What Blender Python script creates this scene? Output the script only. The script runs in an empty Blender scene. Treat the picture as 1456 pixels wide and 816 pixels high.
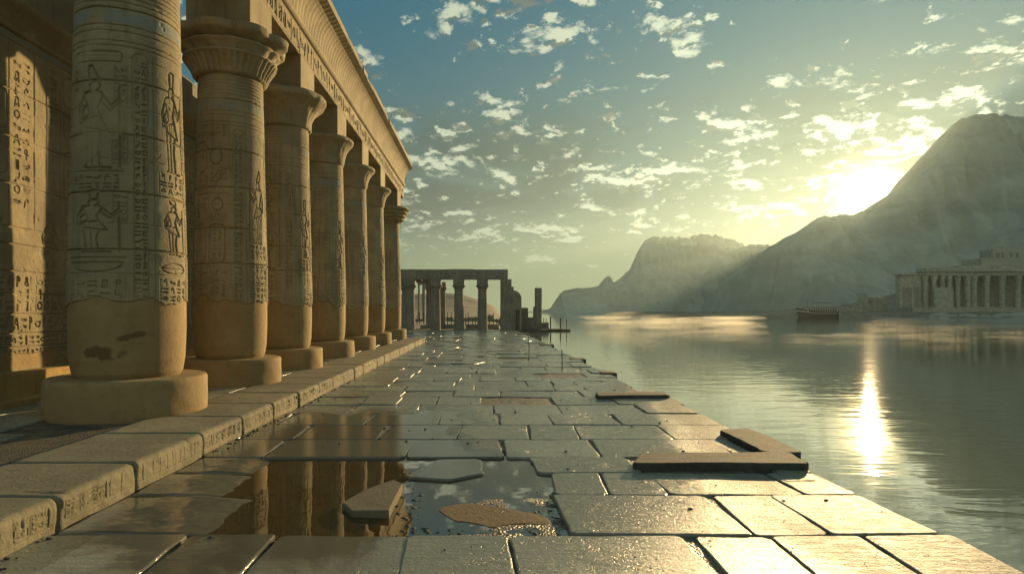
import bpy, bmesh, math, random
import numpy as np
from mathutils import Vector
random.seed(7)
RNG = np.random.default_rng(11)
sc = bpy.context.scene
C = sc.collection
R = math.radians
F = 900.0                       # focal length in photo pixels (1456 wide)
EYE = 2.0                       # camera height above the lower pavement

# ------------------------------------------------------------------ camera
cam_d = bpy.data.cameras.new('camera')
cam = bpy.data.objects.new('camera', cam_d); C.objects.link(cam)
cam.location = (0, 0, EYE); cam.rotation_euler = (R(90), 0, 0)
cam_d.sensor_width = 36; cam_d.lens = 36 * F / 1456
cam_d.shift_x = (728 - 690) / 1456; cam_d.shift_y = (443 - 408) / 1456
cam_d.clip_start = 0.05; cam_d.clip_end = 9000
sc.camera = cam

# ------------------------------------------------------------------ light
SUN_AZ = math.atan(.609)        # to the right of +Y
SUN_EL = R(8.9)
S = Vector((math.sin(SUN_AZ) * math.cos(SUN_EL), math.cos(SUN_AZ) * math.cos(SUN_EL), math.sin(SUN_EL)))
sl = bpy.data.lights.new('sun', 'SUN'); sl.energy = 4.0; sl.angle = R(.6); sl.color = (1, .70, .34)
so = bpy.data.objects.new('sun', sl); C.objects.link(so)
so.rotation_euler = (-S).to_track_quat('-Z', 'Y').to_euler()

world = bpy.data.worlds.new('World'); sc.world = world; world.use_nodes = True
NT = world.node_tree
for n in list(NT.nodes): NT.nodes.remove(n)

class G:
    """small helper round a node tree"""
    def __init__(s, nt): s.nt = nt
    def node(s, t, **kw):
        n = s.nt.nodes.new(t)
        for k, v in kw.items(): setattr(n, k, v)
        return n
    def put(s, sock, v):
        if isinstance(v, bpy.types.NodeSocket): s.nt.links.new(v, sock)
        elif v is not None: sock.default_value = v
    def m(s, op, a, b=None, c=None, clamp=False):
        n = s.node('ShaderNodeMath', operation=op, use_clamp=clamp)
        s.put(n.inputs[0], a)
        if b is not None: s.put(n.inputs[1], b)
        if c is not None: s.put(n.inputs[2], c)
        return n.outputs[0]
    def v(s, op, a, b=None, out=0):
        n = s.node('ShaderNodeVectorMath', operation=op)
        s.put(n.inputs[0], a)
        if b is not None:
            if op == 'SCALE': s.put(n.inputs['Scale'], b)
            else: s.put(n.inputs[1], b)
        return n.outputs[out]
    def step(s, x, a, b, lo=0., hi=1.):
        n = s.node('ShaderNodeMapRange', interpolation_type='SMOOTHSTEP')
        s.put(n.inputs['Value'], x)
        for k, q in zip(('From Min', 'From Max', 'To Min', 'To Max'), (a, b, lo, hi)): s.put(n.inputs[k], q)
        return n.outputs[0]
    def mix(s, f, a, b, mode='MIX'):
        n = s.node('ShaderNodeMix', data_type='RGBA', blend_type=mode)
        s.put(n.inputs[0], f)
        for k, q in ((6, a), (7, b)):
            if isinstance(q, tuple) and len(q) == 3: q = q + (1,)
            s.put(n.inputs[k], q)
        return n.outputs[2]
    def noise(s, vec, scale, detail=4, rough=.5, dist=0., out=0):
        n = s.node('ShaderNodeTexNoise')
        if vec is not None: s.put(n.inputs['Vector'], vec)
        s.put(n.inputs['Scale'], scale); s.put(n.inputs['Detail'], detail)
        s.put(n.inputs['Roughness'], rough); s.put(n.inputs['Distortion'], dist)
        return n.outputs[out]
    def mapping(s, vec, scale=(1, 1, 1), loc=(0, 0, 0), rot=(0, 0, 0)):
        n = s.node('ShaderNodeMapping')
        s.put(n.inputs['Vector'], vec); s.put(n.inputs['Scale'], scale)
        s.put(n.inputs['Location'], loc); s.put(n.inputs['Rotation'], rot)
        return n.outputs[0]
    def attr(s, name, out='Fac'):
        n = s.node('ShaderNodeAttribute', attribute_name=name); return n.outputs[out]
    def bump(s, h, dist, strength=1., normal=None):
        n = s.node('ShaderNodeBump'); s.put(n.inputs['Height'], h)
        s.put(n.inputs['Distance'], dist); s.put(n.inputs['Strength'], strength)
        if normal is not None: s.put(n.inputs['Normal'], normal)
        return n.outputs[0]

def build_world():
    g = G(NT)
    d = g.node('ShaderNodeTexCoord').outputs['Generated']
    sky = g.node('ShaderNodeTexSky', sky_type='NISHITA', sun_disc=False, sun_elevation=SUN_EL,
                 sun_rotation=SUN_AZ, altitude=100, air_density=1.0, dust_density=3.0, ozone_density=1.2)
    sep = g.node('ShaderNodeSeparateXYZ'); g.put(sep.inputs[0], d)
    x, y, z = sep.outputs
    zc = g.m('MAXIMUM', z, .0)
    cosd = g.v('DOT_PRODUCT', d, tuple(S), out=1)
    ang = g.m('ARCCOSINE', g.m('MINIMUM', cosd, .999999))            # radians from the sun
    def ex(k): return g.m('POWER', 2.71828, g.m('MULTIPLY', ang, -1. / k))
    wide, mid, core = ex(.34), ex(.08), ex(.011)
    # clear air
    base = g.v('SCALE', sky.outputs[0], .002)
    base = g.mix(1., base, g.mix(g.step(zc, .0, .46), (.135, .205, .15), (.020, .165, .262)), 'ADD')
    hor = g.m('POWER', 2.71828, g.m('MULTIPLY', zc, -9.))
    base = g.mix(1., base, g.v('SCALE', (.22, .20, .07), hor), 'ADD')
    # clouds on a sheet high above
    k = g.m('DIVIDE', 1., g.m('ADD', zc, .30))
    p = g.node('ShaderNodeCombineXYZ')
    g.put(p.inputs[0], g.m('MULTIPLY', x, k)); g.put(p.inputs[1], g.m('MULTIPLY', y, k))
    pv = p.outputs[0]
    big = g.noise(g.mapping(pv, loc=(3.1, 1.7, 0)), 2.3, 2, .5)
    low = g.m('SUBTRACT', g.step(zc, .34, .20, 0., .03), g.step(zc, .16, .06, 0., .08))
    def puff(loc, sc_, amp, det=13, ro=.62):
        sm = g.noise(g.mapping(pv, loc=loc, rot=(0, 0, .5)), sc_, det, ro, .25)
        return g.m('ADD', g.m('ADD', sm, g.m('MULTIPLY', g.m('SUBTRACT', big, .5), amp)), low)
    o1 = (.014, -.020, 0)
    dA = puff((0, 0, 0), 6.0, .42); dA2 = puff(o1, 6.0, .42)
    dB = g.m('SUBTRACT', puff((7, 3, 0), 15., .30), .010)
    dens = g.m('MAXIMUM', dA, dB)
    cum = g.step(dens, .560, .635)
    relief = g.m('MULTIPLY', g.m('SUBTRACT', dA2, dA), 5.5)
    thick = g.m('MULTIPLY', g.step(g.m('ADD', dens, relief), .58, .74), 1.0)
    # low grey bank of cloud
    pl = g.node('ShaderNodeCombineXYZ'); g.put(pl.inputs[0], g.m('MULTIPLY', x, 2.2)); g.put(pl.inputs[1], g.m('MULTIPLY', z, 8.)); g.put(pl.inputs[2], y)
    band = g.noise(pl.outputs[0], 1.5, 6, .55, .3)
    bsel = g.m('MULTIPLY', g.step(z, .09, .15), g.step(z, .34, .22))
    bank = g.m('MULTIPLY', g.step(g.m('ADD', band, g.m('MULTIPLY', x, .08)), .44, .60), bsel)
    light = g.m('ADD', .88, g.m('MULTIPLY', wide, 1.1))
    white = g.v('SCALE', (.78, .84, .62), light)
    grey = g.v('SCALE', (.095, .135, .135), g.m('ADD', .70, g.m('MULTIPLY', wide, .8)))
    c1 = g.mix(g.m('MULTIPLY', bank, .90), base, grey)
    c2 = g.mix(g.m('MULTIPLY', cum, g.step(z, .04, .20, .25, .95)), c1, g.mix(g.m('MULTIPLY', thick, .85), white, grey))
    # light round the sun
    def add(c, col, f): return g.mix(1., c, g.v('SCALE', col, f), 'ADD')
    c2 = add(c2, (.06, .13, .075), wide)
    c2 = add(c2, (.26, .20, .06), mid)
    c2 = add(c2, (60., 45., 20.), core)
    # the half of the sky away from the sun: unseen warm glow added to brighten the stone
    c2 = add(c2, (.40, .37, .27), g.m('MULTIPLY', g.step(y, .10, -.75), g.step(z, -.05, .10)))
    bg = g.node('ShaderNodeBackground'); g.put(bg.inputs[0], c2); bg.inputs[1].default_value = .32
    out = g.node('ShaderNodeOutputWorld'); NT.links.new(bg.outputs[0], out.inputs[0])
build_world()
world.cycles.sampling_method = 'MANUAL'; world.cycles.sample_map_resolution = 1024

sc.view_settings.view_transform = 'Standard'; sc.view_settings.look = 'None'
sc.view_settings.exposure = 1.17; sc.view_settings.gamma = 1; sc.view_settings.use_curve_mapping = False
sc.render.engine = 'CYCLES'
cy = sc.cycles
cy.use_denoising = True; cy.max_bounces = 6; cy.volume_bounces = 0
cy.sample_clamp_indirect = 6; cy.sample_clamp_direct = 0
cy.volume_step_rate = 1

# ------------------------------------------------------------------ helpers
def W(px, py, z=0.):
    """ground point at height z seen at a photo pixel (measuring only)"""
    D = (EYE - z) * F / (py - 443.)
    return ((px - 690.) / F * D, D)
def tag(o, label=None, cat=None, group=None, kind=None):
    if label: o['label'] = label
    if cat: o['category'] = cat
    if group: o['group'] = group
    if kind: o['kind'] = kind
    return o
def empty(name, loc=(0, 0, 0), rz=0.):
    o = bpy.data.objects.new(name, None); C.objects.link(o)
    o.location = loc; o.rotation_euler = (0, 0, rz); o.empty_display_size = .2
    return o
def link(name, me, mat, parent=None, loc=None, smooth=False):
    o = bpy.data.objects.new(name, me); C.objects.link(o)
    if mat: me.materials.append(mat)
    if parent is not None: o.parent = parent
    if loc is not None: o.location = loc
    if smooth: me.polygons.foreach_set('use_smooth', [True] * len(me.polygons))
    return o
def grid(name, P, mat, parent=None, wrap=False, attrs=None, smooth=True, loc=None, flip=False):
    """P: array (rows, cols, 3)"""
    nr, nc = P.shape[:2]
    idx = np.arange(nr * nc).reshape(nr, nc)
    if wrap: idx = np.concatenate([idx, idx[:, :1]], 1)
    a, b, c, d = idx[:-1, :-1], idx[:-1, 1:], idx[1:, 1:], idx[1:, :-1]
    q = np.stack([a, b, c, d] if not flip else [a, d, c, b], -1).reshape(-1, 4)
    me = bpy.data.meshes.new(name)
    me.vertices.add(nr * nc); me.vertices.foreach_set('co', P.reshape(-1).astype(np.float32))
    me.loops.add(q.size); me.loops.foreach_set('vertex_index', q.reshape(-1).astype(np.int32))
    me.polygons.add(len(q)); me.polygons.foreach_set('loop_start', np.arange(0, q.size, 4, dtype=np.int32))
    me.update(calc_edges=True)
    for k, v in (attrs or {}).items():
        at = me.attributes.new(k, 'FLOAT', 'POINT'); at.data.foreach_set('value', v.reshape(-1).astype(np.float32))
    return link(name, me, mat, parent, loc, smooth)

class MB:
    def __init__(s): s.bm = bmesh.new()
    def box(s, x0, x1, y0, y1, z0, z1, bev=0., taper=0., rz=0., jit=0.):
        vs = []
        cx, cy_ = (x0 + x1) / 2, (y0 + y1) / 2
        for z, t in ((z0, 0), (z1, taper)):
            for x, y in ((x0, y0), (x1, y0), (x1, y1), (x0, y1)):
                X = cx + (x - cx) * (1 - t); Y = cy_ + (y - cy_) * (1 - t)
                X += random.uniform(-jit, jit); Y += random.uniform(-jit, jit)
                if rz:
                    dx, dy = X - cx, Y - cy_
                    X = cx + dx * math.cos(rz) - dy * math.sin(rz); Y = cy_ + dx * math.sin(rz) + dy * math.cos(rz)
                vs.append(s.bm.verts.new((X, Y, z + random.uniform(-jit, jit) * .5)))
        fs = [s.bm.faces.new([vs[i] for i in f]) for f in ((3, 2, 1, 0), (4, 5, 6, 7), (0, 1, 5, 4), (1, 2, 6, 5), (2, 3, 7, 6), (3, 0, 4, 7))]
        if bev:
            es = list({e for f in fs for e in f.edges})
            bmesh.ops.bevel(s.bm, geom=es, offset=bev, segments=2, affect='EDGES', profile=.6)
        return s
    def prism(s, pts, z0, z1, bev=0., top_dz=None, ring=.012):
        """polygon outline (ccw), softened top edge"""
        n = len(pts)
        tz = top_dz or (lambda x, y: 0.)
        cx = sum(p[0] for p in pts) / n; cy_ = sum(p[1] for p in pts) / n
        def rg(k, dz):
            out = []
            for x, y in pts:
                dx, dy = cx - x, cy_ - y; L = math.hypot(dx, dy) or 1
                out.append(s.bm.verts.new((x + dx / L * k, y + dy / L * k, dz + (tz(x, y) if dz > z0 else 0))))
            return out
        rs = [rg(0, z0), rg(0, z1 - ring * 1.3), rg(ring * .35, z1 - ring * .45), rg(ring * 1.3, z1)]
        for a, b in zip(rs, rs[1:]):
            for i in range(n): s.bm.faces.new((a[i], a[(i + 1) % n], b[(i + 1) % n], b[i]))
        s.bm.faces.new(rs[-1]); s.bm.faces.new(list(reversed(rs[0])))
        return s
    def tube(s, p0, p1, r0, r1=None, n=10, cap=True):
        r1 = r0 if r1 is None else r1
        a, b = Vector(p0), Vector(p1); d = (b - a).normalized()
        u = d.orthogonal().normalized(); w = d.cross(u)
        A, B = [], []
        for i in range(n):
            t = 2 * math.pi * i / n; e = u * math.cos(t) + w * math.sin(t)
            A.append(s.bm.verts.new(a + e * r0)); B.append(s.bm.verts.new(b + e * r1))
        for i in range(n): s.bm.faces.new((A[i], A[(i + 1) % n], B[(i + 1) % n], B[i]))
        if cap: s.bm.faces.new(list(reversed(A))); s.bm.faces.new(B)
        return s
    def lathe(s, prof, n=24, c=(0, 0)):
        rings = []
        for r, z in prof:
            rings.append([s.bm.verts.new((c[0] + r * math.cos(2 * math.pi * i / n), c[1] + r * math.sin(2 * math.pi * i / n), z)) for i in range(n)])
        for a, b in zip(rings, rings[1:]):
            for i in range(n): s.bm.faces.new((a[i], a[(i + 1) % n], b[(i + 1) % n], b[i]))
        s.bm.faces.new(list(reversed(rings[0]))); s.bm.faces.new(rings[-1])
        return s
    def build(s, name, mat, parent=None, loc=None, smooth=False):
        me = bpy.data.meshes.new(name); bmesh.ops.recalc_face_normals(s.bm, faces=s.bm.faces)
        s.bm.to_mesh(me); s.bm.free()
        return link(name, me, mat, parent, loc, smooth)

def vnoise(x, y, seed=0):
    """2-D value noise, numpy"""
    xi, yi = np.floor(x).astype(np.int64), np.floor(y).astype(np.int64)
    fx, fy = x - xi, y - yi
    fx = fx * fx * (3 - 2 * fx); fy = fy * fy * (3 - 2 * fy)
    def h(a, b):
        n = (a * 374761393 + b * 668265263 + seed * 1442695041) & 0xffffffff
        n = ((n ^ (n >> 13)) * 1274126177) & 0xffffffff
        return ((n ^ (n >> 16)) & 0xffff) / 65535.
    return (h(xi, yi) * (1 - fx) + h(xi + 1, yi) * fx) * (1 - fy) + (h(xi, yi + 1) * (1 - fx) + h(xi + 1, yi + 1) * fx) * fy
def fbm(x, y, o=5, seed=0, g=.5):
    x = np.asarray(x, float); y = np.asarray(y, float)
    t = 0; a = 1; s = 0
    for k in range(o):
        t = t + a * vnoise(x * 2 ** k + 17 * k, y * 2 ** k - 9 * k, seed + k); s += a; a *= g
    return t / s
def nz(x, y, seed=0): return float(fbm(np.array([x]), np.array([y]), 4, seed)[0])

# ------------------------------------------------------------------ materials
def mat_new(name):
    m = bpy.data.materials.new(name); m.use_nodes = True
    g = G(m.node_tree); b = m.node_tree.nodes['Principled BSDF']
    return m, g, b
def simple(name, col, rough=.7, var=.25, scale=6., bump=.01, metal=0.):
    m, g, b = mat_new(name)
    P = g.node('ShaderNodeTexCoord').outputs['Object']
    n = g.noise(P, scale, 6, .6)
    dark = tuple(c * (1 - var) for c in col); lite = tuple(min(1, c * (1 + var)) for c in col)
    g.put(b.inputs['Base Color'], g.mix(g.step(n, .3, .7), dark, lite))
    b.inputs['Roughness'].default_value = rough; b.inputs['Metallic'].default_value = metal
    if bump: g.put(b.inputs['Normal'], g.bump(g.noise(P, scale * 5, 6, .65), bump))
    return m
def sandstone(name, col=(.30, .252, .152), plaster=(.28, .20, .095), carved=False, course=0.):
    m, g, b = mat_new(name)
    geo = g.node('ShaderNodeNewGeometry').outputs['Position']
    n1 = g.noise(geo, .9, 5, .6, .3); n2 = g.noise(geo, 6., 7, .65); n3 = g.noise(g.mapping(geo, scale=(1, 1, 5.)), 2.2, 6, .6, .8)
    c = g.mix(g.step(n1, .3, .72), tuple(q * .74 for q in col), tuple(min(1, q * 1.12) for q in col))
    c = g.mix(g.m('MULTIPLY', g.step(n3, .45, .75), .45), c, tuple(q * w for q, w in zip(col, (.72, .78, .95))))
    c = g.mix(g.m('MULTIPLY', g.step(n2, .5, .8), .35), c, tuple(q * .6 for q in col))
    stk = g.noise(g.mapping(geo, scale=(5., 5., .45)), 1.6, 6, .6, .2)
    c = g.mix(g.m('MULTIPLY', g.step(stk, .50, .72), .50), c, tuple(q * w for q, w in zip(col, (.48, .46, .45))))
    h = g.m('ADD', g.m('MULTIPLY', g.noise(geo, 12., 9, .75), 1.1), g.m('MULTIPLY', g.noise(geo, 70., 4, .6), .25))
    if carved:
        pl = g.attr('plaster'); pt = g.attr('paint'); st = g.attr('stain')
        pc = g.mix(g.step(n1, .3, .7), tuple(q * .86 for q in plaster), tuple(q * 1.1 for q in plaster))
        pc = g.mix(g.m('MULTIPLY', g.step(n2, .48, .72), .40), pc, tuple(q * .55 for q in plaster))
        c = g.mix(pl, c, pc)
        c = g.mix(g.m('MULTIPLY', pt, g.step(n2, .30, .62, .25, 1.)), c, (.18, .225, .215))
        c = g.mix(g.m('MULTIPLY', st, .75), c, (.09, .05, .022))
        h = g.m('MULTIPLY', h, g.m('SUBTRACT', 1., g.m('MULTIPLY', pl, .55)))
    if course:
        br = g.node('ShaderNodeTexBrick'); g.put(br.inputs['Vector'], g.mapping(geo, rot=(R(90), 0, R(90)) if course < 0 else (R(90), 0, 0)))
        br.inputs['Scale'].default_value = abs(course); br.inputs['Mortar Size'].default_value = .012
        br.inputs['Color1'].default_value = (1, 1, 1, 1); br.inputs['Color2'].default_value = (.86, .86, .86, 1); br.inputs['Mortar'].default_value = (.45, .45, .45, 1)
        c = g.mix(.6, c, br.outputs[0], 'MULTIPLY')
    g.put(b.inputs['Base Color'], c)
    b.inputs['Roughness'].default_value = .86; b.inputs['Specular IOR Level'].default_value = .25
    g.put(b.inputs['Normal'], g.bump(h, .022))
    return m
M_carved = sandstone('carved_sandstone', carved=True)
M_stone = sandstone('plain_sandstone')
M_kerb = sandstone('kerb_sandstone', (.21, .19, .125))
M_ruin = sandstone('ruin_sandstone', (.25, .235, .18), course=.9)
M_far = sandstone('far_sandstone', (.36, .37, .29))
M_open = sandstone('far_opening', (.24, .245, .20))
M_dark = sandstone('dark_stone', (.11, .10, .075))

def paving(name, dry=(.25, .258, .205), wet=(.092, .088, .064), gloss=True):
    m, g, b = mat_new(name)
    geo = g.node('ShaderNodeNewGeometry').outputs['Position']
    rnd = g.attr('slab')
    n1 = g.noise(geo, 1.3, 6, .6, .4); n2 = g.noise(geo, 9., 8, .68)
    streak = g.noise(g.mapping(geo, scale=(1.2, 6., 1), rot=(0, 0, .12)), 2.4, 8, .66, .5)
    c = g.mix(rnd, tuple(q * .80 for q in dry), tuple(q * 1.22 for q in dry))
    c = g.mix(g.m('MULTIPLY', g.step(streak, .42, .70), .4), c, tuple(q * .62 for q in dry))
    c = g.mix(g.m('MULTIPLY', g.step(n2, .52, .75), .35), c, tuple(q * 1.5 for q in dry))
    # wet: around the puddle and where the noise says so
    q = g.v('MULTIPLY', g.v('SUBTRACT', geo, (-2.1, 9.2, 0)), (.42, .22, 0))
    near = g.step(g.v('LENGTH', q, out=1), 1.25, .45)
    wetn = g.noise(geo, .55, 4, .55, .6)
    sep = g.node('ShaderNodeSeparateXYZ'); g.put(sep.inputs[0], geo)
    far = g.step(sep.outputs[1], 11., 24.)
    w = g.m('ADD', g.m('MULTIPLY', near, .46), g.m('ADD', wetn, g.m('MULTIPLY', far, .05)))
    wetf = g.step(g.m('ADD', g.m('SUBTRACT', w, g.step(sep.outputs[0], .8, 2.2, 0., .12)), g.m('MULTIPLY', g.m('SUBTRACT', n2, .5), .12)), .56, .74)
    c = g.mix(wetf, c, g.mix(rnd, wet, tuple(q * 1.4 for q in wet)))
    g.put(b.inputs['Base Color'], c)
    rr = g.step(g.m('ADD', n2, g.m('MULTIPLY', n1, .4)), .40, .95, .15, .30)
    riv = g.step(g.m('ADD', sep.outputs[0], g.m('ADD', g.m('MULTIPLY', wetn, 1.2), g.m('MULTIPLY', sep.outputs[1], -.10))), 2.2, 3.2)
    rr = g.m('ADD', rr, g.m('MULTIPLY', riv, .30))
    g.put(b.inputs['Roughness'], g.m('ADD', g.m('MULTIPLY', rr, g.m('SUBTRACT', 1., wetf)), g.m('MULTIPLY', wetf, .045)))
    g.put(b.inputs['Specular IOR Level'], g.m('SUBTRACT', g.m('ADD', .22, g.m('MULTIPLY', wetf, .33)), g.m('MULTIPLY', riv, .15)))
    vo = g.node('ShaderNodeTexVoronoi', feature='DISTANCE_TO_EDGE'); g.put(vo.inputs['Vector'], g.v('ADD', geo, g.v('SCALE', g.noise(geo, 2.5, 5, .6, out=1), .9))); vo.inputs['Scale'].default_value = .55
    crack = g.m('MULTIPLY', g.step(vo.outputs['Distance'], .0, .007, 1., 0.), g.step(wetn, .46, .52))
    pit = g.step(g.noise(geo, 14., 3, .5), .66, .74)
    h = g.m('ADD', g.m('MULTIPLY', streak, .7), g.m('MULTIPLY', g.noise(geo, 26., 8, .7), .6))
    h = g.m('SUBTRACT', h, g.m('ADD', g.m('MULTIPLY', crack, .4), g.m('MULTIPLY', pit, .5)))
    h2 = g.m('MULTIPLY', h, g.m('SUBTRACT', 1., g.m('MULTIPLY', wetf, .90)))
    h2 = g.m('MULTIPLY', h2, g.m('ADD', 1., g.m('MULTIPLY', riv, 2.2)))
    g.put(b.inputs['Normal'], g.bump(h2, .016))
    return m
M_pave = paving('wet_paving')
M_block = simple('rough_kerb_stone', (.048, .050, .040), .85, .35, 5., .02)

def gravel(name):
    m, g, b = mat_new(name)
    geo = g.node('ShaderNodeNewGeometry').outputs['Position']
    vo = g.node('ShaderNodeTexVoronoi'); g.put(vo.inputs['Vector'], geo); vo.inputs['Scale'].default_value = 42
    n = g.noise(geo, 3., 5, .6)
    c = g.mix(vo.outputs['Color'], (.07, .062, .042), (.17, .15, .10))
    c = g.mix(g.step(n, .4, .7), c, (.06, .05, .035))
    g.put(b.inputs['Base Color'], c); g.put(b.inputs['Roughness'], g.step(n, .3, .7, .28, .75))
    g.put(b.inputs['Normal'], g.bump(g.m('SUBTRACT', 1., vo.outputs['Distance']), .02))
    return m
M_gravel = gravel('gravel_bed')

def water(name, deep, scale_near):
    m, g, b = mat_new(name)
    geo = g.node('ShaderNodeNewGeometry').outputs['Position']
    b.inputs['Base Color'].default_value = deep + (1,)
    b.inputs['Roughness'].default_value = .025; b.inputs['IOR'].default_value = 2.0
    b.inputs['Specular IOR Level'].default_value = .8
    if scale_near:
        sep = g.node('ShaderNodeSeparateXYZ'); g.put(sep.inputs[0], geo)
        a = g.noise(g.mapping(geo, scale=(.55, 1.25, 1), rot=(0, 0, -.12)), .75, 3, .5, .8)
        s2 = g.noise(g.mapping(geo, scale=(.35, 2.2, 1), rot=(0, 0, .05)), 2.4, 3, .5, .5)
        patch = .6
        h = g.m('ADD', g.m('MULTIPLY', g.m('SUBTRACT', a, .5), .75), g.m('MULTIPLY', g.m('SUBTRACT', s2, .5), .18))
        fade = g.step(sep.outputs[1], 18., 240., 1., .35)
        g.put(b.inputs['Normal'], g.bump(g.m('MULTIPLY', h, g.m('MULTIPLY', patch, fade)), .029))
    else:
        g.put(b.inputs['Normal'], g.bump(g.noise(geo, 1.6, 2, .5), .0025))
    return m
M_water = water('river_water', (.10, .115, .075), True)
M_puddle = water('puddle_water', (.045, .030, .010), False)

def rock(name, col):
    m, g, b = mat_new(name)
    geo = g.node('ShaderNodeNewGeometry').outputs['Position']
    st = g.noise(g.mapping(geo, scale=(1, 1, 2.2)), .008, 9, .62, .6)
    n = g.noise(g.mapping(geo, scale=(1, 1, .35)), .04, 9, .66)
    c = g.mix(g.step(st, .35, .65), tuple(q * .84 for q in col), tuple(q * 1.12 for q in col))
    c = g.mix(g.m('MULTIPLY', g.step(n, .45, .7), .30), c, tuple(q * .7 for q in col))
    g.put(b.inputs['Base Color'], c); b.inputs['Roughness'].default_value = .95; b.inputs['Specular IOR Level'].default_value = .1
    g.put(b.inputs['Normal'], g.bump(n, 4.))
    return m
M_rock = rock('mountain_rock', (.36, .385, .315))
M_bank = simple('bank_earth', (.17, .15, .10), .95, .35, .25, .15)

# ------------------------------------------------------------------ relief drawing (heights in metres carved into stone)
class Relief:
    def __init__(s, w, h, ppm):
        s.w, s.h, s.ppm = w, h, ppm
        s.nx, s.ny = int(round(w * ppm)), int(round(h * ppm))
        s.H = np.zeros((s.ny, s.nx)); s.plaster = np.zeros_like(s.H); s.paint = np.zeros_like(s.H); s.stain = np.zeros_like(s.H)
        s.X, s.Y = np.meshgrid(np.arange(s.nx) / ppm, np.arange(s.ny) / ppm)
    def seg(s, a, b, w, depth):
        pad = w * 1.6 + 1.5 / s.ppm
        x0 = int((min(a[0], b[0]) - pad) * s.ppm); x1 = int((max(a[0], b[0]) + pad) * s.ppm) + 2
        y0 = int((min(a[1], b[1]) - pad) * s.ppm); y1 = int((max(a[1], b[1]) + pad) * s.ppm) + 2
        x0, y0 = max(0, x0), max(0, y0); x1, y1 = min(s.nx, x1), min(s.ny, y1)
        if x0 >= x1 or y0 >= y1: return
        X, Y = s.X[y0:y1, x0:x1], s.Y[y0:y1, x0:x1]
        dx, dy = b[0] - a[0], b[1] - a[1]; L = dx * dx + dy * dy or 1e-9
        t = np.clip(((X - a[0]) * dx + (Y - a[1]) * dy) / L, 0, 1)
        d = np.hypot(X - a[0] - t * dx, Y - a[1] - t * dy)
        v = -1.5 * depth * np.clip(1.25 - d / (w * .5) * .75, 0, 1)
        s.H[y0:y1, x0:x1] = np.minimum(s.H[y0:y1, x0:x1], v)
    def line(s, pts, w=.018, depth=.016, close=False):
        pts = list(pts)
        if close: pts.append(pts[0])
        for a, b in zip(pts, pts[1:]): s.seg(a, b, w, depth)
    def fill(s, pts, depth):
        xs_, ys_ = [p[0] for p in pts], [p[1] for p in pts]
        x0, x1 = max(0, int(min(xs_) * s.ppm)), min(s.nx, int(max(xs_) * s.ppm) + 2); y0, y1 = max(0, int(min(ys_) * s.ppm)), min(s.ny, int(max(ys_) * s.ppm) + 2)
        if x0 >= x1 or y0 >= y1: return
        X, Y = s.X[y0:y1, x0:x1], s.Y[y0:y1, x0:x1]; ins = np.zeros(X.shape, bool)
        for (ax, ay), (bx, by) in zip(pts, pts[1:] + pts[:1]):
            if ay == by: continue
            ins ^= ((ay > Y) != (by > Y)) & (X < (bx - ax) * (Y - ay) / (by - ay) + ax)
        s.H[y0:y1, x0:x1] = np.minimum(s.H[y0:y1, x0:x1], -depth * ins)
    def arc(s, cx, cy_, rx, ry, a0=0, a1=360, **k):
        n = 18; s.line([(cx + rx * math.cos(R(a0 + (a1 - a0) * i / n)), cy_ + ry * math.sin(R(a0 + (a1 - a0) * i / n))) for i in range(n + 1)], **k)
    def cartouche(s, x0, y0, x1, y1, **k):
        r = min(x1 - x0, y1 - y0) * .42
        pts = []
        for cx, cy_, a in ((x1 - r, y1 - r, 0), (x0 + r, y1 - r, 90), (x0 + r, y0 + r, 180), (x1 - r, y0 + r, 270)):
            for i in range(6): pts.append((cx + r * math.cos(R(a + i * 18)), cy_ + r * math.sin(R(a + i * 18))))
        s.fill(pts, .007); s.line(pts, close=True, **k)
    def glyph(s, x, y, w, h, k=None, lw=.016, depth=.016):
        """one sign in the box x..x+w, y..y+h"""
        k = random.randrange(len(GL)) if k is None else k
        fl = random.random() < .35
        for kind, *a in GL[k]:
            if kind == 'l':
                s.line([(x + (1 - u if fl else u) * w, y + v * h) for u, v in a[0]], w=lw, depth=depth)
            else:
                u, v, ru, rv, a0, a1 = a
                if fl: u = 1 - u; a0, a1 = 180 - a1, 180 - a0
                s.arc(x + u * w, y + v * h, ru * w, rv * h, a0, a1, w=lw, depth=depth)
    def text(s, x0, y0, x1, y1, size_, lw=.014, depth=.015, frame=True):
        """a field of signs between two ruled lines"""
        size = size_ * .78
        nx_ = max(1, int(round((x1 - x0) / size))); ny_ = max(1, int(round((y1 - y0) / size)))
        cw, ch = (x1 - x0) / nx_, (y1 - y0) / ny_
        if frame:
            s.line([(x0, y0), (x0, y1)], w=.014, depth=.012); s.line([(x1, y0), (x1, y1)], w=.014, depth=.012)
        for j in range(ny_):
            for i in range(nx_):
                if random.random() < .25:          # two flat signs one above the other
                    s.glyph(x0 + (i + .12) * cw, y0 + (j + .12) * ch, cw * .76, ch * .3, random.choice(FLAT), lw, depth)
                    s.glyph(x0 + (i + .12) * cw, y0 + (j + .56) * ch, cw * .76, ch * .3, random.choice(FLAT), lw, depth)
                else:
                    s.glyph(x0 + (i + .14) * cw, y0 + (j + .1) * ch, cw * .72, ch * .8, None, lw, depth)
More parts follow.
